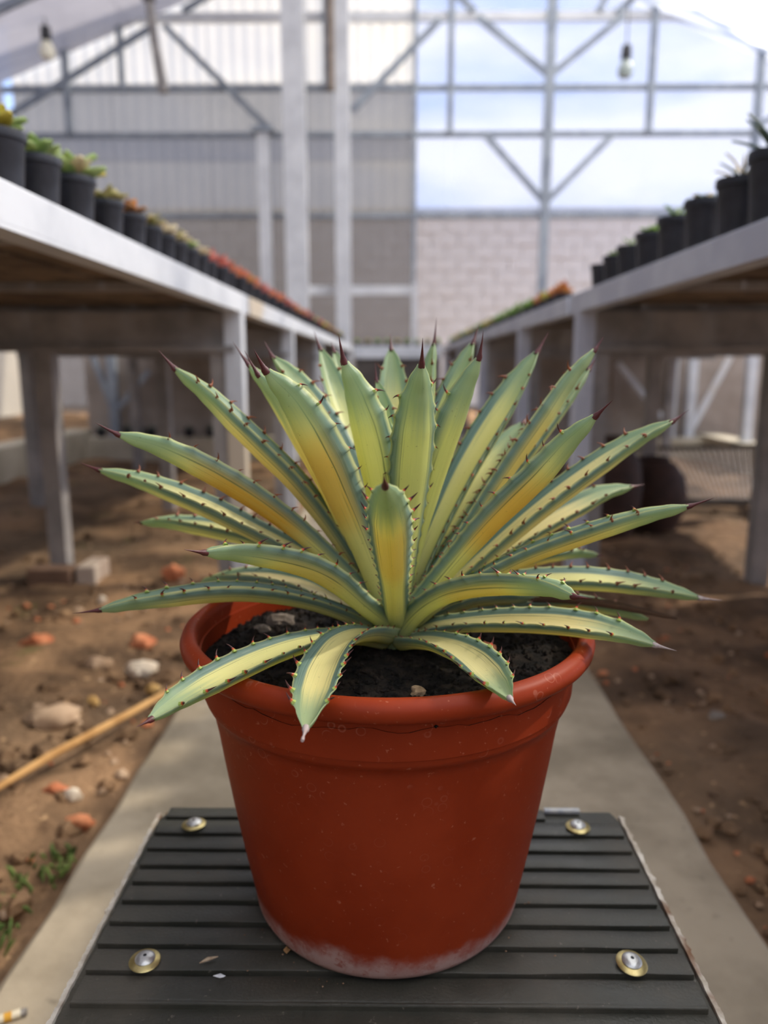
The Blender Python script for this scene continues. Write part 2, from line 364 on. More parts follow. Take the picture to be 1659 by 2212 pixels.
# ------------------------------------------------------------------ materials of the place
M_soil_ground = None
def ground_material():
    k = NT('bare_earth')
    v = k.coord()
    a = k.noise(v, 3.2, 8, .62)
    b = k.noise(v, 17, 6, .65)
    c = k.noise(v, .9, 3, .5)
    col = k.mix(k.step(a, .36, .64), lin(84, 66, 50), lin(150, 118, 88))
    col = k.mix(k.step(c, .46, .62, 0, .55), col, lin(112, 96, 78))
    col = k.mix(k.step(b, .56, .72, 0, .75), col, lin(66, 47, 34))
    col = k.mix(k.step(k.noise(v, 45, 3, .5), .64, .74, 0, .7), col, lin(196, 160, 120))
    col = k.mix(k.step(k.noise(v, 5.1, 4, .6), .62, .72, 0, .55), col, lin(88, 88, 46))
    h = k.math('ADD', a, k.math('MULTIPLY', b, .5))
    return k.done(k.pbsdf(col, .95, 0, k.bump(h, .9, .03), .15))

def concrete_material():
    k = NT('weathered_concrete')
    v = k.coord()
    a = k.noise(v, 4, 7, .6)
    b = k.noise(v, 30, 5, .6)
    col = k.mix(k.step(a, .35, .65), lin(134, 122, 103), lin(174, 160, 138))
    col = k.mix(k.step(k.noise(v, 2.0, 3, .5), .52, .7, 0, .5), col, lin(118, 112, 102))
    col = k.mix(k.step(b, .62, .74, 0, .5), col, lin(96, 90, 80))
    return k.done(k.pbsdf(col, .88, 0, k.bump(b, .45, .004), .2))

M_ground = ground_material()
M_concrete = concrete_material()
M_kerb = mottled('pale_concrete', lin(168, 158, 138), lin(196, 186, 166), 5, .9)
M_block = mottled('cream_block', lin(234, 227, 220), lin(244, 238, 232), 3, .9, bump=.3, c3=lin(220, 212, 204))
M_mortar = mottled('mortar', lin(228, 221, 213), lin(238, 231, 224), 12, .95)
M_frame = mottled('galvanised_frame', lin(124, 131, 142), lin(150, 157, 165), 6, .5, .15)
M_column = mottled('painted_column', lin(196, 197, 200), lin(214, 215, 217), 4, .55)
M_bench_paint = mottled('white_bench_paint', lin(186, 189, 195), lin(208, 210, 214), 5, .45, c3=lin(190, 176, 156))
M_bench_steel = mottled('grey_bench_steel', lin(128, 124, 122), lin(156, 150, 146), 7, .6)
M_bench_board = mottled('weathered_plank', lin(92, 76, 62), lin(136, 116, 96), 9, .85)

def sheet_material(name, col, see, through=.45, tint=(1, 1, 1, 1)):
    """Greenhouse sheet: part clear, part milky (lets light through), part matt."""
    k = NT(name)
    v = k.coord()
    f = k.noise(v, 2.3, 4, .5)
    c = k.mix(k.step(f, .4, .6, 0, .35), col, tuple(x * .86 for x in col[:3]) + (1,))
    d = k.n('BsdfDiffuse', None, Color=c).outputs[0]
    t = k.n('BsdfTranslucent', None, Color=c).outputs[0]
    g = k.n('MixShader', None, i0=through, i1=d, i2=t).outputs[0]
    p = k.n('BsdfTransparent', None, Color=tint).outputs[0]
    return k.done(k.n('MixShader', None, i0=see, i1=g, i2=p).outputs[0])

M_sheet_cream = sheet_material('cream_sheet', lin(226, 219, 206), .14, .5)
M_sheet_blue = sheet_material('blue_grey_sheet', lin(150, 146, 142), .06)
M_sheet_slate = sheet_material('slate_sheet', lin(126, 124, 126), .05)
M_sheet_grey = sheet_material('grey_sheet', lin(142, 138, 134), .06)
M_film = sheet_material('grey_film', lin(108, 106, 107), .26)
M_roof_old = sheet_material('aged_roof_sheet', lin(196, 194, 200), .2, .5)
M_roof_clear = sheet_material('clear_roof_sheet', lin(236, 238, 240), .42, .8)
M_pane = sheet_material('clear_pane', lin(196, 208, 232), .72, .7, (.82, .82, .85, 1))

# ------------------------------------------------------------------ ground, path, kerbs
def ground():
    mb = MB()
    xs = [-14 + i * .5 for i in range(16)] + [-6 + i * .16 for i in range(24)] + [-2.2 + i * .045 for i in range(98)] + [2.25 + i * .2 for i in range(18)] + [6 + i for i in range(9)]
    ys = [-5 + i * .5 for i in range(11)] + [.5 + i * .05 for i in range(90)] + [5 + i * .25 for i in range(28)] + [12 + i * 2 for i in range(6)]
    for y in ys:
        for x in xs:
            p = Vector((x, y, 0))
            z = -.03 + .035 * noise.noise(p * 1.9) + .022 * noise.noise(p * 6.3) + .010 * noise.noise(p * 17)
            if -.47 < x < .48: z = min(z, -.035)
            mb.v.append((x, y, min(z, -.004)))
    w = len(xs)
    for j in range(len(ys) - 1):
        for i in range(w - 1):
            a = j * w + i
            mb.f.append((a, a + 1, a + w + 1, a + w))
    o = mb.build('ground', M_ground, smooth=True)
    return tag(o, kind='structure')
ground()

def path():
    mb = MB()
    n = 90
    loops = []
    for i in range(n + 1):
        y = -1 + i * (9.6 / n)
        l = -.413 + .007 * noise.noise(Vector((0, y * 5, 3))) + .006 * noise.noise(Vector((0, y * 17, 1)))
        r = .424 + .007 * noise.noise(Vector((5, y * 5, 3))) + .006 * noise.noise(Vector((8, y * 17, 1)))
        loops.append([(l, y, -.06), (l, y, -.006), (l + .008, y, 0), (r - .008, y, 0), (r, y, -.006), (r, y, -.06)])
    mb.ring_tube(loops)
    mb.f = [tuple(reversed(q)) for q in mb.f]
    tag(mb.build('path', M_concrete), kind='structure')
path()

def kerbs():
    for nm, b in (('trim_1', (-2.28, 2.3, 5.58, 5.76, -.05, .125)), ('trim_2', (-2.4, -2.24, 1.5, 5.7, -.05, .18)), ('trim_3', (2.24, 2.4, 1.5, 5.7, -.05, .15))):
        tag(MB().box(*b).build(nm, M_kerb, bevel=.008), kind='structure')
kerbs()

def dwarf_walls():
    # low dark skirting boards behind the kerb, either side of the aisle
    m = mottled('taupe_board', lin(140, 128, 118), lin(164, 152, 142), 3, .9)
    for nm, x0, x1 in (('wall_low_left', -2.3, -.62), ('wall_low_right', .70, 3.6)):
        root = empty(nm, (x0, 5.8, 0), kind='structure')
        n = 3
        for i in range(n):
            a, b = x0 + (x1 - x0) * i / n, x0 + (x1 - x0) * (i + 1) / n
            MB().box(a + .004, b - .004, 5.79, 5.815, -.04, .79).build('board', m, root)
dwarf_walls()

# ------------------------------------------------------------------ block wall outside the end of the house
def block_wall():
    root = empty('wall_outside', (0, 12.6, 0), kind='structure')
    MB().box(-8.2, 8.2, 12.62, 12.78, -.1, 2.9).build('mortar_bed', M_mortar, root)
    me = MB().box(-.196, .196, -.03, .05, -.094, .094).build('block', M_block, root, origin=(0, 0, 0), bevel=.008)
    me.location = (-3.2, 0, .1)
    rest = MB()
    first = True
    for r in range(15):
        z = .1 + r * .19
        for c in range(42):
            x = -8.2 + c * .4 + (.2 if r % 2 else 0)
            dy = random.uniform(-.008, .008)
            if -3.6 < x < 4.1 and r < 15:
                if first: me.location = (x, dy, z); first = False; continue
                o = me.copy(); COL.objects.link(o); o.location = (x, dy, z)
            else:
                rest.box(x - .196, x + .196, 12.57 + dy, 12.65 + dy, z - .094, z + .094)
    o = rest.build('far_blocks', M_block, root)
    o['kind'] = 'stuff'
    MB().box(-8.2, 8.2, 12.52, 12.8, 2.95, 3.03).build('coping', M_kerb, root)
block_wall()

# ------------------------------------------------------------------ end wall of the greenhouse
YE = 10.5
def corrugated(mb, x0, x1, y, z0, z1, pitch=.16, amp=.010):
    n = max(6, int((x1 - x0) / pitch) * 4)
    b = len(mb.v)
    for i in range(n + 1):
        x = x0 + (x1 - x0) * i / n
        yy = y + amp * math.sin((x - x0) / pitch * 2 * math.pi)
        mb.v += [(x, yy, z0), (x, yy, z1)]
    for i in range(n): mb.f.append((b + 2 * i, b + 2 * i + 2, b + 2 * i + 3, b + 2 * i + 1))
    return mb

def end_wall():
    root = empty('wall_end', (0, YE, 0), kind='structure')
    # milky sheets on the one side
    rows = [(4.14, 6.2, M_sheet_cream), (3.52, 4.15, M_sheet_blue), (3.22, 3.53, M_sheet_slate), (2.53, 3.23, M_sheet_grey), (-.02, 2.54, M_film)]
    xs = [-4.85, -3.6, -2.35, -1.1, .26]
    for z0, z1, m in rows:
        for a, b in zip(xs, xs[1:]):
            corrugated(MB(), a, b + .004, YE + .04, z0, z1, .16, .001 if m is M_film else .008 if m is M_sheet_cream else .003).build('sheet', m, root, smooth=True)
    # clear panes on the other
    xv = [.26, .70, 1.93, 3.19, 4.53, 5.05]
    zv = [2.54, 3.51, 4.05, 4.86, 6.0]
    for z0, z1 in zip(zv, zv[1:]):
        for a, b in zip(xv, xv[1:]):
            MB().box(a + .001, b - .001, YE - .003, YE + .003, z0 + .001, z1 - .001).build('pane', M_pane, root)
    for z, h, m in ((4.86, .10, M_column), (4.05, .06, M_frame), (3.51, .06, M_frame), (2.54, .06, M_frame)):
        MB().box(-4.95, 5.2, YE - .09, YE - .02, z - h / 2, z + h / 2).build('beam', m, root)
    MB().box(-4.95, 5.2, YE - .06, YE, 5.62, 5.70).build('beam', M_frame, root)
    for x, z0, w in ((.70, 3.5, .07), (1.93, -.05, .11), (3.19, 3.5, .07), (4.53, 2.5, .08), (-3.4, 4.0, .06), (-.85, 4.05, .06), (.26, -.05, .05), (-4.1, 3.52, .07)):
        MB().box(x - w / 2, x + w / 2, YE - .14, YE - .05, z0, 5.7).build('post', M_frame, root)
    B = [((.56, 4.81), (-.53, 3.78)), ((1.02, 4.84), (1.92, 4.18)), ((2.80, 4.84), (1.94, 4.18)), ((1.14, 3.50), (1.91, 2.70)), ((2.76, 3.50), (1.95, 2.70)),
         ((-3.0, 4.74), (-4.95, 3.69)), ((-2.84, 4.76), (-1.52, 3.52)), ((.30, 5.5), (.98, 4.9)), ((3.35, 5.4), (2.72, 4.88)), ((2.85, 5.6), (2.5, 4.9)), ((5.05, 3.9), (4.5, 3.55)),
         ((-4.9, 5.35), (-4.1, 4.92)), ((-1.5, 5.5), (-2.6, 4.92))]
    for (xa, za), (xb, zb) in B:
        MB().bar((xa, YE - .1, za), (xb, YE - .1, zb), .05, .075).build('brace', M_frame, root)
end_wall()

def shell():
    lw = empty('wall_left', (-4.95, 5, 0), kind='structure')
    for i in range(9):
        y0 = -3 + i * 1.5
        for z0, z1, m in ((0, 1.2, M_sheet_cream), (1.2, 2.7, M_sheet_grey), (2.7, 4.15, M_roof_old)):
            MB().box(-4.955, -4.945, y0 + .01, y0 + 1.49, z0, z1).build('sheet', m, lw)
        MB().box(-4.94, -4.88, y0 - .03, y0 + .03, 0, 4.15).build('post', M_frame, lw)
    rw = empty('wall_right', (5.2, 5, 0), kind='structure')
    for i in range(9):
        y0 = -3 + i * 1.5
        MB().box(5.195, 5.205, y0 + .01, y0 + 1.49, 0, 4.15).build('pane', M_pane, rw)
        MB().box(5.13, 5.19, y0 - .03, y0 + .03, 0, 4.15).build('post', M_frame, rw)
    MB().box(5.12, 5.19, -3, 10.4, 4.1, 4.2).build('beam', M_frame, rw)
    rf = empty('roof', (0, 5, 4), kind='structure')
    ridge, eave = 6.1, 4.15
    for i in range(9):
        y0 = -3 + i * 1.5
        for side, xe, m in ((-1, -4.95, M_roof_old), (1, 5.2, M_roof_clear)):
            for j in range(3):
                xa, xb = .12 + (xe - .12) * j / 3, .12 + (xe - .12) * (j + 1) / 3
                za, zb = ridge + (eave - ridge) * j / 3, ridge + (eave - ridge) * (j + 1) / 3
                mb = MB()
                mb.v = [(xa, y0 + .01, za), (xb, y0 + .01, zb), (xb, y0 + 1.49, zb), (xa, y0 + 1.49, za)]
                mb.v += [(x, y, z + .008) for x, y, z in mb.v]
                mb.f = [(0, 1, 2, 3), (7, 6, 5, 4), (0, 4, 5, 1), (1, 5, 6, 2), (2, 6, 7, 3), (3, 7, 4, 0)]
                mb.build('roof_sheet', m, rf)
            if i: MB().bar((.12, y0, ridge - .06), (xe, y0, eave - .06), .06, .09).build('rafter', M_frame, rf)
shell()

def front_blocker():
    # unseen end wall behind the photographer, added to dim the frontal light
    tag(MB().box(-4.95, 5.2, -3.3, -3.1, -.1, 2.2).build('wall_front_blocker', mottled('dull_block', lin(176, 170, 160), lin(200, 194, 186), 5, .95)), kind='structure')
front_blocker()

# ------------------------------------------------------------------ columns and rails inside the end wall
def columns():
    a = empty('steel_column', (-1.155, 9.6, 0), 'thick pale grey square steel column behind the left bench', 'column')
    MB().box(-1.28, -1.03, 9.5, 9.72, -.05, 5.7).build('shaft', M_column, a)
    MB().box(-1.36, -.95, 9.42, 9.8, -.05, .03).build('base_plate', M_frame, a)
    b = empty('steel_column', (-.60, 9.6, 0), 'slimmer pale column in the middle with a dark pipe down its upper half', 'column')
    MB().box(-.69, -.515, 9.53, 9.69, -.05, 5.7).build('shaft', M_column, b)
    MB().tube([(-.72, 9.5, 5.7), (-.72, 9.5, 3.72)], .045, 10).build('downpipe', mottled('brown_pipe', lin(120, 108, 98), lin(140, 126, 114), 6), b)
    MB().box(-.75, -.45, 9.45, 9.77, -.05, .03).build('base_plate', M_frame, b)
    c = empty('steel_post', (-1.525, 9.6, 0), 'short white post left of the thick column, ending below the rail', 'post')
    MB().box(-1.595, -1.455, 9.55, 9.66, -.05, 3.3).build('shaft', M_column, c)
    MB().box(-1.64, -1.41, 9.5, 9.7, 3.3, 3.36).build('cap', M_frame, c)
    r = empty('cross_rail', (-.4, 9.72, 1.54), 'pale horizontal rail joining the two columns low on the end wall', 'rail')
    MB().box(-1.03, .28, 9.72, 9.78, 1.49, 1.60).build('tube', M_column, r)
    MB().box(.22, .29, 9.70, 9.80, -.05, 1.62).build('upright', M_column, r)
columns()

def hanging_things():
    m_dark = mottled('dark_socket', lin(40, 40, 44), lin(60, 60, 62), 20)
    k = NT('bulb_glass_pale')
    m_pale = k.done(k.pbsdf(lin(232, 226, 204), .25, 0, None, .5))
    k = NT('bulb_glass_grey')
    m_grey = k.done(k.pbsdf(lin(150, 160, 156), .2, 0, None, .5))
    for x, y, zt, zb, m, lab in ((-3.98, 9.6, 4.46, 4.09, m_pale, 'pale light bulb in a black socket hanging under the left roof'), (2.64, 9.6, 4.7, 3.86, m_grey, 'grey light bulb on a long wire before the clear end panes')):
        o = empty('hanging_bulb', (x, y, zb), lab, 'light bulb')
        MB().tube([(x, y, 5.0), (x, y, zb + .32)], .008, 6).build('wire', m_dark, o)
        MB().lathe([(.012, .36), (.05, .35), (.06, .26), (.055, .2)], (x, y, zb), 14).build('socket', m_dark, o, smooth=True)
        MB().lathe([(.04, .2), (.075, .14), (.09, .08), (.07, .02), (.02, 0)], (x, y, zb), 16).build('bulb', m, o, smooth=True)
    o = empty('hanging_pipe', (-2.7, 9.6, 4.2), 'dark pipe stub hanging at a slant from the roof beam', 'pipe')
    MB().tube([(-2.78, 9.6, 4.75), (-2.74, 9.6, 4.3), (-2.66, 9.6, 3.74)], [.045, .05, .062], 10).build('pipe', M_bench_steel, o)
    MB().tube([(-2.78, 9.6, 4.70), (-2.78, 9.6, 4.83)], .075, 10).build('clamp', m_dark, o)
hanging_things()
# ------------------------------------------------------------------ plant benches
ZB = .853
M_bench_shade = mottled('bench_paint_shaded', lin(176, 179, 190), lin(196, 199, 206), 5, .5)  # bench paint greyed for the right side: the edge's shade put into the colour
def bench(label, xi, xo, y0, y1, legs, paint=None):
    """xi: aisle edge, xo: wall edge. legs: list of y."""
    s = 1 if xo > xi else -1
    paint = paint or M_bench_paint
    root = empty('plant_bench', ((xi + xo) / 2, (y0 + y1) / 2, 0), label, 'bench', 'long steel plant benches')
    a, b = min(xi, xi + s * .03), max(xi, xi + s * .03)
    MB().box(a, b, y0, y1, ZB - .052, ZB).build('apron', paint, root, bevel=.003)
    MB().box(min(xi, xi + s * .045), max(xi, xi + s * .045), y0, y1, ZB - .056, ZB - .050).build('apron_flange', paint, root)
    a, b = min(xo, xo - s * .03), max(xo, xo - s * .03)
    MB().box(a, b, y0, y1, ZB - .052, ZB).build('apron', M_bench_paint, root)
    n = 8
    w = (abs(xo - xi) - .07) / n
    for i in range(n):
        x = xi + s * (.035 + i * w)
        dz = random.uniform(-.004, .002)
        MB().box(min(x, x + s * (w - .008)), max(x, x + s * (w - .008)), y0 + .01, y1 - .01, ZB - .030 + dz, ZB - .008 + dz).build('plank', M_bench_board, root)
    k = int((y1 - y0) / .6)
    for i in range(k + 1):
        y = y0 + .05 + (y1 - y0 - .1) * i / max(k, 1)
        MB().box(min(xi, xo) + .03, max(xi, xo) - .03, y - .018, y + .018, ZB - .052, ZB - .034).build('bearer', M_bench_steel, root)
    for y in legs:
        MB().box(min(xi, xo) + .05, max(xi, xo) - .02, y - .02, y + .02, ZB - .155, ZB - .055).build('cross_beam', M_bench_steel, root)
        MB().box(min(xi, xo) + .05, max(xi, xo) - .02, y - .035, y + .035, ZB - .172, ZB - .155).build('beam_flange', M_bench_steel, root)
        for j, d in enumerate((.025, .60, 1.22)):
            x = xi + s * d
            MB().box(x - .026, x + .026, y - .028, y + .028, -.04, ZB - (.05 if j == 0 else .17)).build('leg', paint if j == 0 else M_bench_steel, root)
        x = xi + s * .075
        MB().box(x - .022, x + .022, y - .02, y + .03, -.04, ZB - .17).build('leg', M_bench_steel, root)
    return root

XL, XR = -.452, .545
bench('long grey-white bench at the left front with a rust-stained white edge and one white leg', XL, -1.75, -1.0, 2.47, [2.36])
bench('far part of the left bench, beginning behind its first white leg', XL, -1.75, 2.50, 8.6, [3.55, 5.0, 6.7, 8.4])
bench('long bench at the right front with a grey edge, its shade painted in, holding tall black pots', XR, 2.05, -1.0, 2.47, [2.36], M_bench_shade)
bench('far part of the right bench with low rows of green and orange plants', XR, 2.05, 2.50, 8.6, [3.45, 5.0, 6.7, 8.4], M_bench_shade)

def end_bench():
    root = empty('plant_bench', (.05, 9.0, 0), 'short cross bench closing the far end of the aisle, pale edge', 'bench')
    MB().box(XL + .01, XR - .01, 8.62, 8.65, .72, ZB).build('apron', M_bench_paint, root, bevel=.003)
    for i in range(5):
        y = 8.67 + i * .15
        MB().box(XL + .01, XR - .01, y, y + .14, ZB - .03, ZB - .008).build('plank', M_bench_board, root)
    MB().box(XL + .03, XR - .03, 8.66, 8.68, -.04, .72).build('skirt', mottled('dark_skirt', lin(70, 64, 62), lin(92, 86, 82), 4, .9), root)
    for x in (XL + .06, XR - .06):
        for y in (8.72, 9.36):
            MB().box(x - .025, x + .025, y - .025, y + .025, -.05, ZB - .03).build('leg', M_bench_steel, root)
end_bench()

def bench_feet():
    m_pad = mottled('brown_brick', lin(96, 74, 60), lin(120, 94, 76), 10, .9)
    m_white = mottled('whitish_brick', lin(164, 144, 128), lin(184, 168, 152), 10, .9)
    tag(MB().box(-1.12, -.985, 2.255, 2.325, -.05, .03).build('brick', m_pad, bevel=.006), 'brown brick beside the near left inner bench leg', 'brick')
    tag(MB().box(-.975, -.915, 2.27, 2.40, -.05, .035).build('brick', m_white, bevel=.006), 'small whitish brick standing right of the brown brick', 'brick')
bench_feet()

def kerb_posts():
    def post(x, y, z1, lab, m, braces=()):
        o = empty('support_post', (x, y, .12), lab, 'post')
        MB().box(x - .03, x + .03, y - .03, y + .03, .12, z1).build('shaft', m, o)
        MB().box(x - .06, x + .06, y - .05, y + .05, .118, .13).build('base_plate', M_bench_steel, o)
        for a, c in braces: MB().bar(a, c, .035, .035).build('brace', m, o)
    post(-2.05, 5.67, .80, 'grey Y-braced post on the kerb under the left bench', M_frame, [((-2.05, 5.67, .30), (-2.2, 5.67, .76)), ((-2.05, 5.67, .30), (-1.78, 5.67, .60))])
    post(2.02, 5.67, .79, 'white post on the far kerb under the right bench, with a slanted brace', M_bench_paint, [((2.02, 5.67, .2), (1.62, 5.67, .66))])
    post(2.16, 5.67, .79, 'white post just right of the slanted brace on the far kerb', M_bench_paint, [((2.16, 5.67, .14), (2.42, 5.67, .7))])
    post(2.32, 5.1, .79, 'white post on the side kerb near the wire mesh frame', M_bench_paint)
kerb_posts()

# ------------------------------------------------------------------ potted plants on the benches
M_pot = mottled('black_plastic', lin(34, 35, 40), lin(46, 47, 53), 30, .42, bump=0)
M_peat = mottled('dark_peat', lin(38, 28, 22), lin(64, 48, 38), 60, .95)
LEAFCOL = {
    'green': (lin(134, 162, 96), lin(184, 200, 130)), 'yellow': (lin(176, 164, 62), lin(214, 196, 84)), 'olive': (lin(140, 140, 80), lin(188, 172, 112)),
    'orange': (lin(196, 120, 58), lin(220, 156, 84)), 'cream': (lin(196, 180, 140), lin(220, 204, 170)), 'red': (lin(176, 84, 72), lin(204, 116, 98)),
    'coral': (lin(204, 108, 80), lin(224, 150, 108)), 'blue': (lin(84, 104, 92), lin(120, 138, 118)), 'brown': (lin(150, 104, 66), lin(186, 142, 96)),
    'bright': (lin(102, 150, 52), lin(164, 196, 78))}
LEAFMAT = {}
for n_, (c1, c2) in LEAFCOL.items():
    k = NT('succulent_' + n_)
    c = k.mix(k.step(k.noise(k.coord(), 40, 2, .5), .4, .6), c1, c2)
    t = k.n('BsdfTranslucent', None, Color=c).outputs[0]
    LEAFMAT[n_] = k.done(k.n('MixShader', None, i0=.3, i1=k.pbsdf(c, .5), i2=t).outputs[0])

def succulent_leaf_mesh(name, L, w, th, rise, mat, spiky=False):
    """One fleshy leaf growing along +x from the origin, tilted by `rise`."""
    mb = MB()
    rings = []
    N = 6
    for i in range(N + 1):
        t = i / N
        wd = w * ((1 - t) ** .7 if spiky else math.sin(math.pi * min(.98, .18 + t * .8)) ** .8) + .0004
        x = L * t * math.cos(rise * (1 - .25 * t)); z = L * t * math.sin(rise * (1 - .25 * t))
        rings.append([(x - .5 * th * math.sin(rise) * math.sin(a), wd * math.cos(a), z + th * (.4 + .6 * (1 - t)) * math.sin(a)) for a in [2 * math.pi * j / 6 for j in range(6)]])
    mb.ring_tube(rings)
    o = mb.build(name, mat, smooth=True, origin=(0, 0, 0))
    me = o.data
    bpy.data.objects.remove(o)
    return me

POT_CACHE = {}
def nursery_pot_meshes(r, h):
    key = (r, h)
    if key not in POT_CACHE:
        prof = [(r * .70, 0), (r * .74, 0.001), (r * .93, h * .86), (r * .94, h * .87), (r * 1.0, h * .875), (r * 1.02, h * .93), (r, h), (r * .94, h), (r * .90, h * .90), (r * .5, h * .86)]
        o = MB().lathe(prof, (0, 0, 0), 20).build('pot', M_pot, smooth=True, origin=(0, 0, 0)); a = o.data; bpy.data.objects.remove(o)
        o = MB().lathe([(r * .925, h * .90), (r * .7, h * .95), (r * .3, h * .97), (.0008, h * .97)], (0, 0, 0), 14).build('soil', M_peat, smooth=True, origin=(0, 0, 0)); b = o.data; bpy.data.objects.remove(o)
        POT_CACHE[key] = (a, b)
    return POT_CACHE[key]

LEAF_CACHE = {}
def potted(name, loc, r, h, col, label, group, style='rosette', n=12, size=1.0, near=True, cat='potted plant'):
    root = empty(name, loc, label, cat, group)
    a, b = nursery_pot_meshes(r, h)
    for nm, me in (('pot', a), ('soil', b)):
        o = bpy.data.objects.new(nm, me); COL.objects.link(o); o.parent = root
    rnd = random.Random(int(abs(loc[0] * 7919 + loc[1] * 104729) * 10))
    cols = col if isinstance(col, (list, tuple)) else [col]
    if near:
        for i in range(n):
            tier = i / n
            c = cols[i % len(cols)] if len(cols) > 1 else cols[0]
            key = (style, c, int(tier * 3))
            if key not in LEAF_CACHE:
                if style == 'rosette':
                    LEAF_CACHE[key] = succulent_leaf_mesh('leaf', .030 - .008 * tier, .0085, .004, R(28 + 48 * tier), LEAFMAT[c])
                else:
                    LEAF_CACHE[key] = succulent_leaf_mesh('leaf', .052 + .02 * tier, .005, .0028, R(40 + 40 * tier), LEAFMAT[c], True)
            o = bpy.data.objects.new('leaf', LEAF_CACHE[key]); COL.objects.link(o); o.parent = root
            o.location = (rnd.uniform(-.006, .006), rnd.uniform(-.006, .006), h * .955)
            o.rotation_euler = (rnd.uniform(-.2, .2), rnd.uniform(-.25, .15), i * 2.4 + rnd.uniform(-.3, .3))
            k = size * rnd.uniform(.85, 1.15)
            o.scale = (k, k, k)
    else:
        key = (style, tuple(cols), 'far', rnd.randint(0, 3))
        if key not in LEAF_CACHE:
            mb = MB()
            for i in range(12):
                a_ = i * 2.4 + rnd.uniform(-.3, .3); el = R(25 + 55 * i / 12); L = rnd.uniform(.022, .036)
                d = Vector((math.cos(a_) * math.cos(el), math.sin(a_) * math.cos(el), math.sin(el)))
                mb.tube([d * .001, d * L * .55, d * L], [.004, .0065, .0008], 5)
            o = mb.build('foliage', LEAFMAT[cols[0]], smooth=True, origin=(0, 0, 0)); LEAF_CACHE[key] = o.data; bpy.data.objects.remove(o)
        o = bpy.data.objects.new('foliage', LEAF_CACHE[key]); COL.objects.link(o); o.parent = root
        o.location = (0, 0, h * .955); o.scale = (size,) * 3
    return root

ZT = ZB - .006
GL = 'small potted succulents along the left bench edge'
near_left = [(1.055, ['green', 'yellow'], 1.0, .037, .088, 'yellow-green'), (1.165, ['green'], 1.0, .036, .084, 'plain green'), (1.292, ['green', 'cream', 'green', 'yellow'], 1.5, .037, .086, 'pale green and yellow'),
             (1.44, ['olive'], .9, .031, .080, 'olive'), (1.565, ['brown', 'orange'], 1.0, .032, .080, 'brown-orange'), (1.675, ['olive', 'cream'], .95, .030, .076, 'olive and cream'),
             (1.775, ['cream'], 1.0, .030, .076, 'cream'), (1.88, ['cream', 'olive'], .95, .030, .076, 'cream and olive mixed'), (1.985, ['green', 'cream'], .9, .030, .076, 'green and cream'),
             (2.09, ['cream'], .95, .030, .076, 'pale cream')]
for i, (y, c, sz, r, h, word) in enumerate(near_left):
    potted('potted_succulent', (-.512, y, ZT), r, h, c, f'black pot with {word} rosette, {ORD[i]} pot along the left bench edge', GL, 'rosette', 14, sz * 1.45)
seq = ['red', 'red', 'coral', 'coral', 'orange', 'coral', 'red', 'coral', 'coral', 'red', 'coral', 'orange', 'coral', 'red', 'olive', 'red', 'yellow', 'orange', 'olive', 'red', 'yellow', 'olive']
y = 2.21
for i, c in enumerate(seq):
    potted('potted_succulent', (-.512 + random.uniform(-.006, .006), y, ZT), .030, .074, c,
           f'small black pot with {c} leaves, {ORD[i]} of the reddish row far down the left bench', GL, 'rosette', 8, 1.4, near=False)
    y += .115 + i * .014
# second row behind, showing over the first
y = 1.1
for i in range(12):
    c = ['olive', 'green', 'yellow', 'brown', 'cream', 'olive', 'coral', 'red', 'coral', 'coral', 'red', 'orange'][i]
    potted('potted_succulent', (-.60, y, ZT), .032, .080, c, f'black pot with {c} leaves, {ORD[i]} of the row behind, left bench', 'second row of pots on the left bench', 'rosette', 8, .95, near=False)
    y += .125 + i * .02

GR = 'tall black pots along the right bench edge'
near_right = [(1.19, ['blue', 'olive'], 'spiky', 1.15, .045, .128, 'large blue-grey spiky plant'), (1.305, ['blue'], 'spiky', 1.1, .043, .125, 'dark upright spiky leaves'), (1.43, ['blue', 'cream'], 'spiky', .75, .042, .112, 'short bluish and pale leaves'),
              (1.585, ['cream', 'blue'], 'rosette', .8, .040, .108, 'low pale rosette'), (1.74, ['bright', 'green'], 'spiky', .62, .040, .104, 'bright green tuft'),
              (1.90, ['bright'], 'rosette', 1.0, .038, .098, 'small bright green rosette'), (2.06, ['bright', 'green'], 'spiky', .45, .036, .092, 'thin green shoots'), (2.20, ['green'], 'rosette', .8, .034, .086, 'low green shoots'), (2.33, ['blue'], 'rosette', .35, .034, .080, 'almost bare soil')]
for i, (y, c, st, sz, r, h, word) in enumerate(near_right):
    potted('potted_succulent', (.605, y, ZT), r, h, c, f'black pot with {word}, {ORD[i]} from the front on the right bench', GR, st, 12, sz * 1.15)
y = 2.9
seq = ['orange', 'orange', 'yellow', 'orange', 'bright', 'green', 'bright', 'green', 'bright', 'olive', 'yellow', 'green', 'olive', 'yellow', 'green', 'olive', 'yellow', 'green']
for i, c in enumerate(seq):
    potted('potted_succulent', (.615, y, ZT), .034, .05, c, f'low black pot with {c} foliage, {ORD[i]} of the low row far down the right bench', 'low pots far down the right bench', 'rosette', 8, 1.5, near=False)
    y += .14 + i * .022
for i in range(9):
    potted('potted_succulent', (-.40 + i * .11, 8.70, ZT), .035, .05, ['green', 'olive', 'bright'][i % 3], f'tiny {["green", "olive", "bright green"][i % 3]} potted plant, {ORD[i]} from the left on the end bench', 'tiny pots on the end bench', 'rosette', 8, 1.5, near=False)

def kerb_plants():
    for i, x in enumerate((-2.15, -1.95, -1.86, -1.78, -1.50, -1.34)):
        potted('potted_succulent', (x, 5.64, .125), .04, .06, 'blue', f'dark little pot on the far kerb, {ORD[i]} from the left', 'dark pots on the far kerb', 'rosette', 8, 1.0, near=False)
kerb_plants()

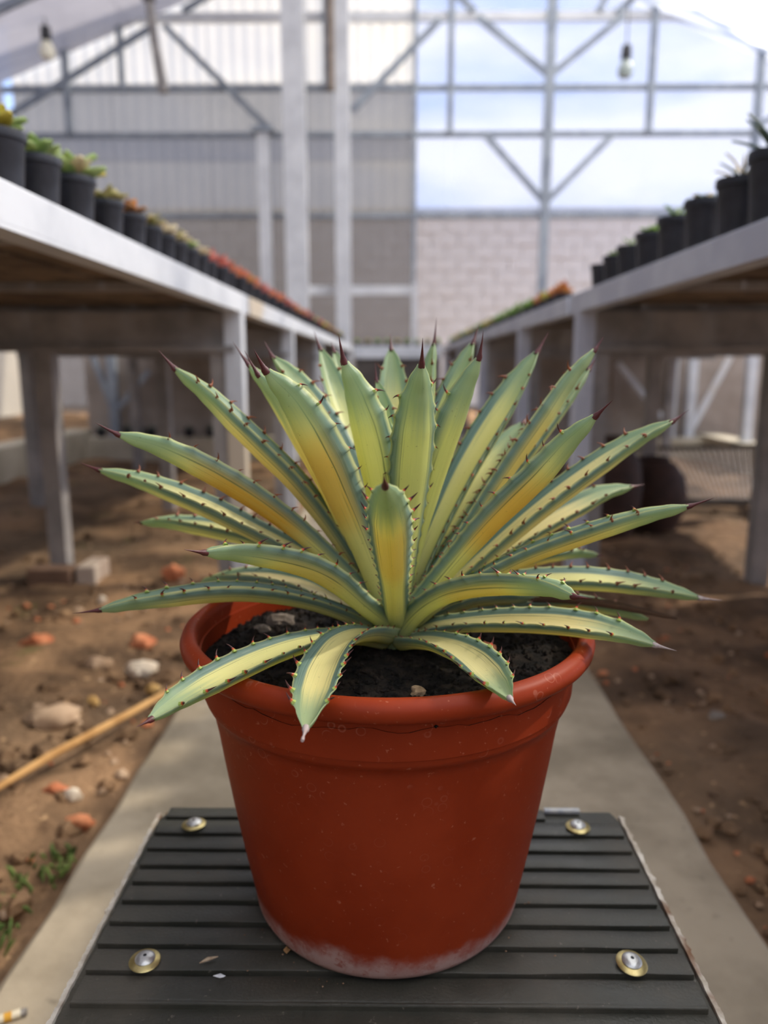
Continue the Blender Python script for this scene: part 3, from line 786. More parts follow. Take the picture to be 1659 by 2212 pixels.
# ------------------------------------------------------------------ things under the right bench
def urns():
    m = mottled('dark_clay', lin(52, 36, 30), lin(70, 48, 40), 14, .75)
    for x, y, r, h, lab in ((.84, 3.0, .135, .40, 'taller dark brown clay urn under the right bench'), (1.075, 3.17, .14, .30, 'squatter dark brown clay urn behind the taller one')):
        o = empty('clay_urn', (x, y, -.03), lab, 'urn')
        MB().lathe([(.001, 0), (r * .7, 0), (r * .95, h * .25), (r, h * .5), (r * .9, h * .75), (r * .6, h * .92), (r * .4, h * .97)], (x, y, -.03), 28).build('body', m, o, smooth=True)
        MB().lathe([(r * .36, h * .95), (r * .46, h * .96), (r * .46, h * 1.0), (r * .34, h * 1.0), (r * .3, h * .9)], (x, y, -.03), 28).build('lip', m, o, smooth=True)
urns()

def mesh_frame():
    o = empty('wire_mesh_frame', (1.6, 4.2, .03), 'wire mesh panel in a dark steel frame leaning low on the soil', 'mesh panel')
    a, b, c, d = Vector((1.2, 3.53, .02)), Vector((1.70, 3.53, .02)), Vector((2.05, 4.3, .20)), Vector((1.5, 5.2, .08))
    m = mottled('dark_steel', lin(66, 62, 58), lin(92, 86, 80), 20, .6)
    for p, q in ((a, b), (b, c), (c, d), (d, a)):
        MB().bar(p, q, .03, .03).build('frame_bar', m, o)
    mw = mottled('wire', lin(160, 152, 146), lin(190, 182, 176), 20, .4, .3)
    w = MB()
    n = 26
    for i in range(1, n):
        t = i / n
        w.bar(a.lerp(b, t), d.lerp(c, t), .0035, .003)
        w.bar(a.lerp(d, t), b.lerp(c, t), .0035, .003)
    x = w.build('mesh', mw, o); x['kind'] = 'stuff'
mesh_frame()
# ------------------------------------------------------------------ step stool with its ribbed rubber mat
def stool():
    k = NT('black_rubber')
    v = k.coord()
    f = k.noise(v, 9, 6, .6)
    g = k.noise(v, 420, 2, .5)
    col = k.mix(k.step(f, .4, .68, 0, .55), lin(52, 52, 45), lin(90, 83, 72))
    col = k.mix(k.step(k.noise(v, 260, 2, .5), .70, .76, 0, .45), col, lin(130, 122, 110))
    m_rub = k.done(k.pbsdf(col, k.step(f, .3, .7, .42, .62), 0, k.bump(g, .35, .0012), .45))
    m_edge = mottled('frayed_edge', lin(176, 164, 146), lin(214, 206, 192), 60, .9, bump=.6, c3=lin(120, 88, 64))
    m_wood = mottled('stool_board', lin(92, 74, 58), lin(126, 104, 82), 12, .85)
    m_zinc = mottled('yellow_zinc', lin(168, 150, 96), lin(198, 182, 128), 60, .35, .75, bump=.1)
    m_alu = mottled('dull_aluminium', lin(178, 178, 176), lin(204, 204, 202), 80, .35, .7, bump=.2)
    m_hole = mottled('rivet_hole', lin(30, 30, 32), lin(40, 40, 42), 50)
    root = empty('step_stool', (-.003, .49, 0), 'low step stool topped with a ribbed black rubber mat, standing on the concrete path', 'stool')
    zt = .254
    MB().box(-.204, .198, .345, .627, zt - .028, zt - .008).build('board', m_wood, root, bevel=.002)
    for x in (-.19, .184):
        for y in (.37, .61):
            MB().box(x - .013, x + .013, y - .013, y + .013, 0, zt - .027).build('leg', m_wood, root, bevel=.002)
    for y in (.37, .61):
        MB().box(-.178, .172, y - .008, y + .008, .09, .115).build('stretcher', m_wood, root)
    # mat with a ragged outline
    mb = MB()
    loops = []
    n = 70
    for i in range(n + 1):
        y = .352 + (.626 - .352) * i / n
        l = -.2045 - .0016 * noise.noise(Vector((1, y * 60, 0))) - .001 * noise.noise(Vector((1, y * 200, 0)))
        r = .1985 + .0016 * noise.noise(Vector((4, y * 60, 0))) + .001 * noise.noise(Vector((4, y * 200, 0)))
        if y > .612: l += (y - .612) * .55; r -= (y - .612) * .3
        loops.append([(l, y, zt - .009), (l, y, zt - .0060), (l + .002, y, zt - .0055), (r - .002, y, zt - .0055), (r, y, zt - .0060), (r, y, zt - .009)])
    mb.ring_tube(loops)
    mb.f = [tuple(reversed(q)) for q in mb.f]
    mb.build('rubber_mat', m_rub, root, smooth=True)
    # frayed light edge on the two sides
    for sx in (-1, 1):
        mb = MB()
        loops = []
        n = 150
        for i in range(n + 1):
            y = .35 + (.618 - .35) * i / n
            x = (-.2055 if sx < 0 else .1995)
            j = .0022 * noise.noise(Vector((sx * 3, y * 90, 5))) + .0014 * noise.noise(Vector((sx * 3, y * 300, 5)))
            if sx > 0 and (.50 < y < .60): j += .0022 * max(0, noise.noise(Vector((9, y * 70, 2))))
            w = .0028 + .0014 * noise.noise(Vector((sx, y * 160, 7)))
            z = zt - .0035 + .0015 * noise.noise(Vector((sx, y * 110, 9)))
            a, b = x + sx * (-.0005), x + sx * (w + abs(j))
            loops.append([(a, y, z - .006), (a, y, z), (b, y, z - .001), (b, y, z - .006)])
        mb.ring_tube(loops)
        mb.build('frayed_edge', m_edge, root)
    MB().box(.135, .166, .6215, .6265, zt - .004, zt - .0015).build('peeling_film', mottled('peeling_film', lin(150, 156, 168), lin(196, 196, 190), 70, .5), root)
    # ribs: wedge strips, front edge proud
    edge = [.6259, .6066, .583, .5617, .54, .5203, .4993, .477, .4559, .4329, .4085]
    xl, xr = -.2, .1945
    for i in range(10):
        yb, yf = edge[i], edge[i + 1]
        mb = MB()
        loops = []
        n = 26
        x0, x1 = xl + .0012 * math.sin(i * 5.1), xr + .001 * math.sin(i * 3.3)
        if i == 0: x1 = .133; x0 = -.198
        for j in range(n + 1):
            x = x0 + (x1 - x0) * j / n
            wv = .0009 * noise.noise(Vector((x * 14, i * 3.7, 0))) + .0004 * noise.noise(Vector((x * 60, i * 3.7, 2)))
            top = zt - .0006 + .0004 * noise.noise(Vector((x * 20, i, 4)))
            F = yf + .0024 + wv
            B = yb - .0006 + .0005 * noise.noise(Vector((x * 14, i * 3.7 + 1, 0)))
            loops.append([(x, F, zt - .0065), (x, F - .0002, top - .0006), (x, F + .0007, top), (x, B - .002, top - .0012), (x, B, top - .0024), (x, B, zt - .0065)])
        mb.ring_tube(loops)
        mb.f = [tuple(reversed(q)) for q in mb.f]
        mb.build('rib', m_rub, root, smooth=True)
    # the deep front nosing
    MB().box(xl, xr, .4085, .4119, zt - .009, zt - .0012).build('nosing', m_rub, root, bevel=.001)
    for x, y, tilt in ((-.1696, .5936, -.06), (-.1629, .4404, .04), (.1576, .5942, .02), (.1571, .4423, .12)):
        mz = zt + .0002
        w = MB().lathe([(.0028, .0004), (.0098, .0002), (.0102, .0010), (.0096, .0016), (.0028, .0020)], (0, 0, 0), 30).build('rivet', m_zinc, root, smooth=True, origin=(0, 0, 0))
        w.location = Vector((x, y, mz)) - Vector(root.location)
        w.rotation_euler = (tilt, tilt * .6, 0)
        d = MB().lathe([(.0064, .0014), (.0066, .0026), (.0056, .0038), (.0034, .0046), (.0013, .0048)], (0, .0006, 0), 24).build('rivet_head', m_alu, w, smooth=True, origin=(0, 0, 0))
        h = MB().lathe([(.0013, .0040), (.0012, .00485), (.0002, .00490)], (0, .0006, 0), 10).build('rivet_hole', m_hole, w, origin=(0, 0, 0))
    # grit trodden into the mat
    g = MB()
    rr = random.Random(3)
    for cx, cy, sp, n in ((.063, .463, .007, 60), (-.046, .441, .012, 46), (-.075, .47, .01, 14), (-.03, .437, .015, 30), (0, .45, .16, 50)):
        for _ in range(n):
            a = rr.uniform(.0003, .0009)
            x, y = cx + rr.gauss(0, sp), cy + rr.gauss(0, sp * .6)
            if abs(x) < .19 and .42 < y < .6 and math.hypot(x + .004, y - .52) > .099: g.blob((x, y, zt + .0001), a, a, a * .7, rr.randint(0, 99), .3, 0)
    o = g.build('grit', mottled('grit', lin(104, 74, 52), lin(150, 124, 98), 300, .95, bump=0), root); o['kind'] = 'stuff'
stool()

def mat_litter():
    m = mottled('dry_leaf_bit', lin(150, 124, 98), lin(186, 166, 140), 200, .9)
    mb = MB(); a = at_mat(-.1215, .4418)
    mb.tube([(a[0] - .005, a[1] - .003, a[2] + .0008), (a[0], a[1], a[2] + .0014), (a[0] + .006, a[1] + .003, a[2] + .0008)], [.0003, .0013, .0003], 6)
    tag(mb.build('leaf_fragment', m, smooth=True), 'thin dry leaf fragment lying right of the front left rivet', 'debris')
    mw = mottled('white_flake', lin(206, 208, 212), lin(228, 228, 230), 200, .7)
    tag(MB().blob((-.1105, .4285, .2548), .0034, .0016, .0008, 4, .3, 1).build('paint_flake', mw), 'white paint flake in the groove before the front left rivet', 'debris')
    mo = mottled('orange_crumb', lin(150, 112, 72), lin(176, 136, 92), 200, .9)
    tag(MB().blob((-.0705, .4505, .2556), .0019, .0022, .0022, 9, .3, 1).build('earth_crumb', mo), 'light brown earth crumb on the mat left of the pot foot', 'debris')
def at_mat(x, y): return (x, y, .2541)
mat_litter()

# ------------------------------------------------------------------ the potted agave
PC = Vector((-.004, .52, .2546))
agave = empty('potted_agave', PC, 'spiky yellow-striped agave in a terracotta coloured pot standing on the ribbed rubber mat', 'potted plant')

def pot():
    k = NT('terracotta_plastic')
    v = k.coord()
    sep = k.n('SeparateXYZ', None, i0=v).outputs
    f = k.noise(v, 14, 6, .6)
    base = k.mix(k.step(f, .35, .7), lin(130, 44, 17), lin(142, 52, 23))
    base = k.mix(k.step(k.noise(v, 260, 2, .5), .68, .74, 0, .25), base, lin(214, 150, 120))
    # dried water rings, mostly on the collar
    vo = k.n('TexVoronoi', {'feature': 'F1'}, Vector=v, Scale=95.0)
    ring = k.math('MULTIPLY', k.step(vo.outputs['Distance'], .27, .31), k.step(vo.outputs['Distance'], .36, .32))
    on = k.step(k.noise(v, 33, 2, .5), .54, .62)
    zc = k.math('MULTIPLY', k.step(sep[2], .13, .165, .25, 1), k.math('MULTIPLY', ring, on))
    base = k.mix(k.math('MULTIPLY', zc, .14), base, lin(222, 168, 144))
    # lime crust round the foot
    wob = k.math('ADD', sep[2], k.math('MULTIPLY', k.math('SUBTRACT', k.noise(v, 22, 5, .6), .5), .05))
    crust = k.math('MULTIPLY', k.step(wob, .024, .007), k.step(k.noise(v, 70, 6, .7), .34, .58, .35, 1))
    crust = k.math('MAXIMUM', crust, k.step(sep[2], .012, .004, 0, .9))
    spk = k.step(k.noise(v, 190, 3, .6), .62, .70, 1, .4)
    base = k.mix(k.math('MULTIPLY', k.math('MULTIPLY', crust, spk), .72), base, lin(182, 160, 154))
    rough = k.math('ADD', k.step(f, .3, .7, .42, .52), k.math('MULTIPLY', crust, .3))
    m = k.done(k.pbsdf(base, rough, 0, k.bump(k.noise(v, 120, 3, .5), .08, .001), .16))
    Z = PC.z
    prof = [(.004, .2545), (.090, .2542), (.0945, .2562), (.0968, .2605), (.0978, .268), (.104, .30), (.111, .34), (.1165, .375), (.1195, .396), (.1222, .410), (.1236, .4165),
            (.1262, .4185), (.1276, .4215), (.1282, .43), (.1288, .4515), (.1375, .4515), (.1400, .4524), (.1418, .4550), (.1424, .4585), (.1410, .4625), (.1375, .4652),
            (.1340, .4654), (.1318, .4638), (.1306, .4590), (.1296, .440), (.1288, .425)]
    MB().lathe([(r, z - Z) for r, z in prof], PC, 128).build('pot', m, agave, smooth=True)
    # soil
    ks = NT('potting_soil')
    v = ks.coord()
    a = ks.noise(v, 90, 6, .65)
    col = ks.mix(ks.step(a, .4, .7), lin(20, 18, 17), lin(50, 42, 36))
    ms = ks.done(ks.pbsdf(col, .95, 0, ks.bump(ks.noise(v, 240, 5, .7), .9, .003), .2))
    mb = MB()
    nr, na = 40, 120
    def sz(x, y):
        r = math.hypot(x, y)
        p = Vector((x, y, 0))
        z = .4455 + .006 * max(0, 1 - r / .07) - .006 * max(0, r - .11) / .02 * (1 if x < -.02 and y > -.05 else .15)
        return z + .003 * noise.noise(p * 30) + .0022 * noise.noise(p * 90) + .0011 * noise.noise(p * 220)
    for i in range(nr + 1):
        r = .1302 * (i + .02) / (nr + .02)
        for j in range(na):
            a_ = 2 * math.pi * j / na
            x, y = r * math.cos(a_), r * math.sin(a_)
            mb.v.append((PC.x + x, PC.y + y, sz(x, y)))
    for i in range(nr):
        for j in range(na):
            b, c = i * na + j, i * na + (j + 1) % na
            mb.f.append((b, b + na, c + na, c))
    soil = mb.build('soil', ms, agave, smooth=True)
    g = MB()
    rr = random.Random(11)
    for _ in range(2600):
        r = .128 * math.sqrt(rr.random()); t = rr.uniform(0, 2 * math.pi)
        x, y = r * math.cos(t), r * math.sin(t)
        s = rr.uniform(.0007, .0024) if rr.random() < .94 else rr.uniform(.002, .004)
        g.blob((PC.x + x, PC.y + y, sz(x, y) + s * .2), s, s * rr.uniform(.7, 1.2), s * .8, rr.randint(0, 999), .35, 0)
    o = g.build('soil_crumbs', ms, soil); o['kind'] = 'stuff'
    mtan = mottled('tan_chip', lin(134, 110, 82), lin(176, 150, 118), 160, .9)
    mbr = mottled('brown_chip', lin(112, 66, 46), lin(140, 86, 60), 120, .9)
    mgr = mottled('grey_chip', lin(100, 90, 82), lin(130, 118, 106), 120, .9)
    def chip(name, x, y, s, m, lab, cat):
        tag(MB().blob((x, y, sz(x - PC.x, y - PC.y) + s[2] * .55), s[0], s[1], s[2], int(x * 9000) % 97, .22, 2).build(name, m), lab, cat)
    chip('soil_chip', .0155, .435, (.0048, .0042, .0040), mtan, 'knobbly tan chip on the front of the dark potting soil', 'chip')
    chip('bark_chip', .062, .497, (.0085, .0065, .006), mbr, 'reddish brown bark chip on the soil behind the short right front leaf', 'chip')
    chip('soil_lump', -.086, .560, (.011, .008, .006), mgr, 'greyish soil lump at the left back of the potting soil', 'lump')
    chip('soil_chip', -.064, .532, (.004, .003, .0025), mtan, 'small tan chip on the soil above the left front leaf', 'chip')
    chip('soil_lump', -.098, .545, (.006, .005, .004), mgr, 'small grey lump on the soil nearest the left rim', 'lump')
    mb = MB(); mb.tube([(-.062, .415, .4480), (-.056, .414, .4488), (-.046, .4165, .4484)], [.0006, .0017, .0006], 6)
    tag(mb.build('wood_sliver', mbr, smooth=True), 'thin brown wood sliver lying at the front rim beside the hanging leaf', 'chip')
pot()

# ---- leaf material: striping follows the leaf (u across, v along; the under side is stored at v + 2)
def leaf_material(dry=False):
    k = NT('agave_leaf')
    uvn = k.n('UVMap'); uvn.uv_map = 'UVMap'
    sep = k.n('SeparateXYZ', None, i0=uvn.outputs[0]).outputs
    u, v0 = sep[0], sep[1]
    side = k.math('GREATER_THAN', v0, 1.5)
    v = k.math('SUBTRACT', v0, k.math('MULTIPLY', side, 2.0))
    def attr(n):
        nd = k.n('Attribute', {'attribute_type': 'OBJECT', 'attribute_name': n}); return nd.outputs['Fac']
    a_glow, a_gr, a_cr, a_sd = attr('amber'), attr('greenness'), attr('cream'), attr('seed')
    vec = k.n('CombineXYZ', None, i0=k.math('MULTIPLY', u, 7.0), i1=k.math('MULTIPLY', v, .9), i2=k.math('ADD', a_sd, k.math('MULTIPLY', side, 3.0))).outputs[0]
    fine = k.n('CombineXYZ', None, i0=k.math('MULTIPLY', u, 46.0), i1=k.math('MULTIPLY', v, 2.2), i2=a_sd).outputs[0]
    ns = k.noise(vec, 1.0, 3, .55)
    nf = k.noise(fine, 1.0, 3, .6)
    s = k.math('ABSOLUTE', k.math('SUBTRACT', k.math('MULTIPLY', u, 2.0), 1.0))
    sw = k.math('ADD', s, k.math('MULTIPLY', k.math('SUBTRACT', ns, .5), .30))
    lim = k.math('ADD', .60, k.math('MULTIPLY', side, .14))
    band = k.step(k.math('SUBTRACT', sw, lim), k.math('SUBTRACT', -.03, k.math('MULTIPLY', side, .16)), k.math('ADD', .06, k.math('MULTIPLY', side, .10)))
    # central stripe
    yel = k.mix(a_gr, lin(246, 238, 160), lin(224, 234, 154))
    yel = k.mix(a_cr, yel, lin(248, 234, 186))
    amber_glow = k.math('MULTIPLY', k.math('MULTIPLY', k.step(v, .30, .46), k.step(v, .84, .62)), k.math('MULTIPLY', a_glow, k.step(k.math('ADD', ns, k.math('MULTIPLY', side, .12)), .28, .52)))  # amber glow of sun shining through the leaf, painted into the stripe
    yel = k.mix(k.math('MULTIPLY', amber_glow, .9), yel, lin(236, 190, 64))
    yel = k.mix(k.step(nf, .55, .72, 0, .25), yel, lin(150, 170, 90))
    # green margins, a little glaucous
    grn = k.mix(k.noise(vec, 3.0, 3, .5), lin(104, 138, 124), lin(146, 168, 162))
    grn = k.mix(k.step(nf, .5, .66, 0, .5), grn, lin(84, 120, 104))
    col = k.mix(band, yel, grn)
    # thin dark pinstripes where stripe and margin meet
    pin = k.step(k.math('ABSOLUTE', k.math('SUBTRACT', sw, k.math('SUBTRACT', lim, .09))), .022, .008)
    pin2 = k.step(k.math('ABSOLUTE', k.math('SUBTRACT', sw, k.math('SUBTRACT', lim, .22))), .012, .004)
    pm = k.math('MAXIMUM', k.math('MULTIPLY', pin, k.step(nf, .40, .55)), k.math('MULTIPLY', pin2, k.step(nf, .50, .60)))
    col = k.mix(k.math('MULTIPLY', pm, .7), col, lin(66, 96, 76))
    # green tip
    tipm = k.step(k.math('ADD', v, k.math('MULTIPLY', k.math('SUBTRACT', ns, .5), .2)), .70, .90, 0, .85)
    col = k.mix(tipm, col, k.mix(ns, lin(150, 178, 134), lin(172, 192, 158)))
    # faint bud prints and specks
    sp = k.step(k.noise(k.coord(), 700, 1, .5), .74, .78, 0, .35)
    col = k.mix(sp, col, lin(90, 84, 56))
    # pale rim of the margin
    col = k.mix(k.step(s, .92, .98, 0, .85), col, lin(226, 230, 170))
    # pale foot of the leaf
    col = k.mix(k.step(v, .14, .02, 0, .6), col, lin(188, 200, 150))
    if dry: col = k.mix(nf, lin(70, 50, 38), lin(116, 88, 64))
    h = k.math('ADD', nf, k.math('MULTIPLY', k.noise(k.coord(), 90, 3, .5), .8))
    nrm = k.bump(h, .08 if not dry else .8, .0012)
    p = k.pbsdf(col, .40 if not dry else .9, 0, nrm, .42)
    if dry: return k.done(p)
    t = k.n('BsdfTranslucent', None, Color=k.mix(.25, col, lin(236, 236, 150), 'MULTIPLY'), Normal=nrm).outputs[0]
    return k.done(k.n('MixShader', None, i0=.46, i1=p, i2=t).outputs[0])

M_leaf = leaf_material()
M_dry = leaf_material(True)

def spine_material():
    k = NT('terminal_spine')
    s = k.n('SeparateXYZ', None, i0=k.coord('Generated')).outputs
    v = k.coord()
    col = k.mix(k.noise(v, 500, 3, .6), lin(58, 26, 28), lin(96, 40, 40))
    return k.done(k.pbsdf(col, .42, 0, k.bump(k.noise(v, 800, 3, .5), .2, .0005), .45))
M_spine = spine_material()
k = NT('pale_worn_spine')
M_spine_pale = k.done(k.pbsdf(k.mix(k.noise(k.coord(), 260, 4, .6), lin(126, 100, 90), lin(190, 180, 180)), .6))
k = NT('tooth_horn')
s_ = k.n('SeparateXYZ', None, i0=k.coord()).outputs
c_ = k.mix(k.step(s_[0], .0001, .0009), lin(150, 168, 84), lin(190, 70, 40))
c_ = k.mix(k.step(s_[0], .0009, .0017), c_, lin(66, 30, 28))
M_tooth = k.done(k.pbsdf(c_, .45))

def tooth_mesh(hook):
    L = .0037
    mb = MB()
    pts = [(-.0008, 0, 0), (.0002, 0, 0), (.0011, hook * .0002, 0), (.0022, hook * .0007, .0001), (.0033, hook * .0016, .0002), (.0042, hook * .0027, .0003)]
    mb.tube(pts, [.0013, .0010, .00062, .00042, .00026, .00005], 6)
    o = mb.build('tooth', M_tooth, smooth=True, origin=(0, 0, 0))
    me = o.data; bpy.data.objects.remove(o); return me
TOOTH = {1: tooth_mesh(1), -1: tooth_mesh(-1)}
TOOTH_PTS = {h: ([Vector(v.co) for v in TOOTH[h].vertices], [tuple(p.vertices) for p in TOOTH[h].polygons]) for h in TOOTH}

def spline(P, n):
    """Catmull-Rom through P, n + 1 samples."""
    P = [Vector(p) for p in P]
    out = []
    m = len(P) - 1
    for i in range(n + 1):
        t = i / n * m
        a = min(int(t), m - 1); s = t - a
        p0 = P[a - 1] if a else P[0] * 2 - P[1]
        p1, p2 = P[a], P[a + 1]
        p3 = P[a + 2] if a + 2 <= m else P[m] * 2 - P[m - 1]
        out.append(.5 * ((2 * p1) + (p2 - p0) * s + (2 * p0 - 5 * p1 + 4 * p2 - p3) * s * s + (3 * p1 - p0 - 3 * p2 + p3) * s ** 3))
    return out

WPROF = [(0, .80), (.10, .74), (.25, .76), (.45, .92), (.62, 1.0), (.75, .96), (.86, .74), (.94, .46), (1.0, .15)]
def interp(tab, t):
    for (a, x), (b, y) in zip(tab, tab[1:]):
        if t <= b:
            s = (t - a) / (b - a); s = s * s * (3 - 2 * s) * .5 + s * .5
            return x + (y - x) * s
    return tab[-1][1]

TEETH_BUDGET = [300]
def make_leaf(name, P, tip, width, roll, col, n_teeth_scale=1.0, label=None):
    dry = name == 'DRY'
    N = 84
    C_ = spline(P, N)
    T = [(C_[min(i + 1, N)] - C_[max(i - 1, 0)]).normalized() for i in range(N + 1)]
    az = Vector((C_[-1].x - C_[0].x, C_[-1].y - C_[0].y, 0)).normalized()
    W0 = az.cross(Vector((0, 0, 1)))
    length = sum((C_[i + 1] - C_[i]).length for i in range(N))
    rnd = random.Random(hash_name(name))
    # teeth positions, closer set towards the base
    teeth = []
    for sd in (-1, 1):
        t = .06 + rnd.uniform(0, .02)
        while t < .92:
            teeth.append((sd, t))
            t += (.0075 + .0068 * min(1, t * 1.5) + rnd.uniform(-.002, .003)) / length
    fr = []
    for i in range(N + 1):
        t = i / N
        w = (W0 - T[i] * W0.dot(T[i])).normalized()
        n_ = w.cross(T[i]).normalized()
        r = R(roll) * (.4 + .6 * t)
        w2 = w * math.cos(r) + n_ * math.sin(r)
        n2 = n_ * math.cos(r) - w * math.sin(r)
        fr.append((w2, n2))
    mb = MB()
    rings, uvs = [], []
    NU, NL = 11, 9
    for i in range(N + 1):
        t = i / N
        a = width / 2 * interp(WPROF, t)
        w, n_ = fr[i]
        conc = (.50 if t < .75 else .50 + .25 * (t - .75) / .25) * (1 if not dry else 1.6)
        th = a * (.66 - .18 * t) if t < .9 else a * (.50 + .35 * (t - .9) / .1)
        bump = {-1: 0.0, 1: 0.0}
        if not dry:
            for sd, tt in teeth:
                d = abs(t - tt) * length
                if d < .0048: bump[sd] = max(bump[sd], (1 - d / .0048) ** 1.7 * .0018 * min(1, .5 + tt))
        ring, uv = [], []
        for j in range(NU):
            s = -1 + 2 * j / (NU - 1)
            e = s * a + (bump[1] if s > .99 else -bump[-1] if s < -.99 else 0)
            ring.append(C_[i] + w * e + n_ * (conc * a * s * s + .10 * th * (1 - s * s)))
            uv.append((.5 + s / 2, t))
        for j in range(NL):
            s = 1 - 2 * (j + 1) / (NL + 1)
            ring.append(C_[i] + w * (s * a * .99) + n_ * (conc * a * s * s - th * max(0, 1 - s * s) ** .8))
            uv.append((.5 + s / 2, t + 2))
        rings.append(ring); uvs.append(uv)
    mb.ring_tube(rings)
    leaf = mb.build('leaf', M_dry if dry else M_leaf, agave, smooth=False)
    me = leaf.data
    me.polygons.foreach_set('use_smooth', [True] * len(me.polygons))
    uvl = me.uv_layers.new(name='UVMap')
    M_ = NU + NL
    flat = [q for r_ in uvs for q in r_]
    for poly in me.polygons:
        lower = any((vi % M_) >= NU for vi in poly.vertices)
        for li, vi in zip(poly.loop_indices, poly.vertices):
            x, y = flat[vi]
            if lower and y < 1.5: y += 2
            uvl.data[li].uv = (x, y)
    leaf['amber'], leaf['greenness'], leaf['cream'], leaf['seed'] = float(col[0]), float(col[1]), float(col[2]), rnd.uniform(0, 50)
    if label: leaf['label'] = label
    off = PC
    # end spine
    if tip is not None:
        tip = Vector(tip)
        d = tip - C_[-1]
        L = d.length
        r0 = width / 2 * interp(WPROF, 1.0) * 1.02
        bend = T[-1] * (L * .5)
        pts = [C_[-1] - T[-1] * .0015, C_[-1] + T[-1] * (L * .06)]
        for q in (.2, .4, .6, .8, 1.0):
            pts.append(C_[-1] + bend * (2 * q * (1 - q)) + d * (q * q) + d * 0 if False else C_[-1].lerp(tip, q) + (T[-1] * L - d) * (.25 * q * (1 - q)))
        worn = name in ('L01', 'L31', 'L29', 'L32')
        radii = [r0 * .98, r0 * .92, r0 * .60, r0 * .40, r0 * .26, r0 * .14, r0 * .03]
        if name == 'L01': radii[-1] = r0 * .4; radii[-2] = r0 * .42
        o = MB().tube(pts, radii, 10).build('terminal_spine', M_spine_pale if worn else M_spine, leaf, smooth=True)
        if worn: o['label'] = 'pale worn end spine'
    if dry: return leaf
    # marginal teeth
    rest = MB()
    for sd, t in teeth:
        i = min(N - 1, int(t * N)); f = t * N - i
        p = C_[i].lerp(C_[i + 1], f)
        w, n_ = fr[i]
        a = width / 2 * interp(WPROF, t)
        conc = .50 if t < .75 else .50 + .25 * (t - .75) / .25
        pos = p + w * (sd * (a + .0002)) + n_ * conc * a
        X = (w * sd * .72 + n_ * .62 + T[i] * rnd.uniform(-.2, .2)).normalized()
        Y = (T[i] - X * T[i].dot(X)).normalized()
        Zv = X.cross(Y)
        sc = (.5 + .6 * min(1, t * 1.6)) * rnd.uniform(.75, 1.2)
        hk = -1 if rnd.random() < .62 else 1
        m = Matrix(((X.x * sc, Y.x * sc, Zv.x * sc, pos.x - off.x), (X.y * sc, Y.y * sc, Zv.y * sc, pos.y - off.y), (X.z * sc, Y.z * sc, Zv.z * sc, pos.z - off.z), (0, 0, 0, 1)))
        if n_teeth_scale >= 1 and t > .16 and TEETH_BUDGET[0] > 0:
            TEETH_BUDGET[0] -= 1
            o = bpy.data.objects.new('tooth', TOOTH[hk]); COL.objects.link(o)
            o.parent = leaf; o.matrix_local = m
        else:
            b = len(rest.v)
            rest.v += [tuple(m @ q + off) for q in TOOTH_PTS[hk][0]]
            rest.f += [tuple(b + q for q in ff) for ff in TOOTH_PTS[hk][1]]
    if rest.v:
        o = rest.build('small_teeth', M_tooth_far, leaf, smooth=True); o['kind'] = 'stuff'
    return leaf

def hash_name(s):
    h = 0
    for ch in s: h = (h * 131 + ord(ch)) % 1000003
    return h

k = NT('tooth_horn_small')
M_tooth_far = k.done(k.pbsdf(k.mix(k.noise(k.coord(), 600, 2, .5), lin(150, 84, 44), lin(90, 44, 34)), .5))

NEAR_LEAVES = ['L33', 'L01', 'L17', 'L11', 'L14', 'L28', 'L05', 'L02', 'L31', 'L32', 'L23', 'L20', 'L03', 'L26', 'L08', 'L22', 'L24', 'L09', 'L21', 'L29', 'L07']
LABELS = {'DRY': 'withered brown leaf', 'L33': 'leaf pointing straight at the viewer', 'L01': 'leaf hanging over the front rim', 'L15': 'slim dark green heart leaf', 'L08': 'leaf with sun glow painted amber on its under side', 'L11': 'broad leaf with an amber patch of painted sun glow'}
DATA = {r[0]: r for r in LEAVES}
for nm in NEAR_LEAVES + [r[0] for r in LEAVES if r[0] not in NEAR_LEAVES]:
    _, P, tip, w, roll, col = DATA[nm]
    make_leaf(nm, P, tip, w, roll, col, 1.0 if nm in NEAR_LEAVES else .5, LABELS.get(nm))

def heart():
    # the short stem the leaves spring from
    m = M_leaf
    mb = MB().lathe([(.020, 0), (.021, .012), (.017, .028), (.011, .05), (.004, .075), (.001, .085)], (0.002, .521, .442), 20)
    k = NT('agave_stem')
    f = k.noise(k.coord(), 60, 3, .5)
    o = mb.build('stem', k.done(k.pbsdf(k.mix(f, lin(110, 138, 108), lin(150, 168, 124)), .55)), agave, smooth=True)
heart()

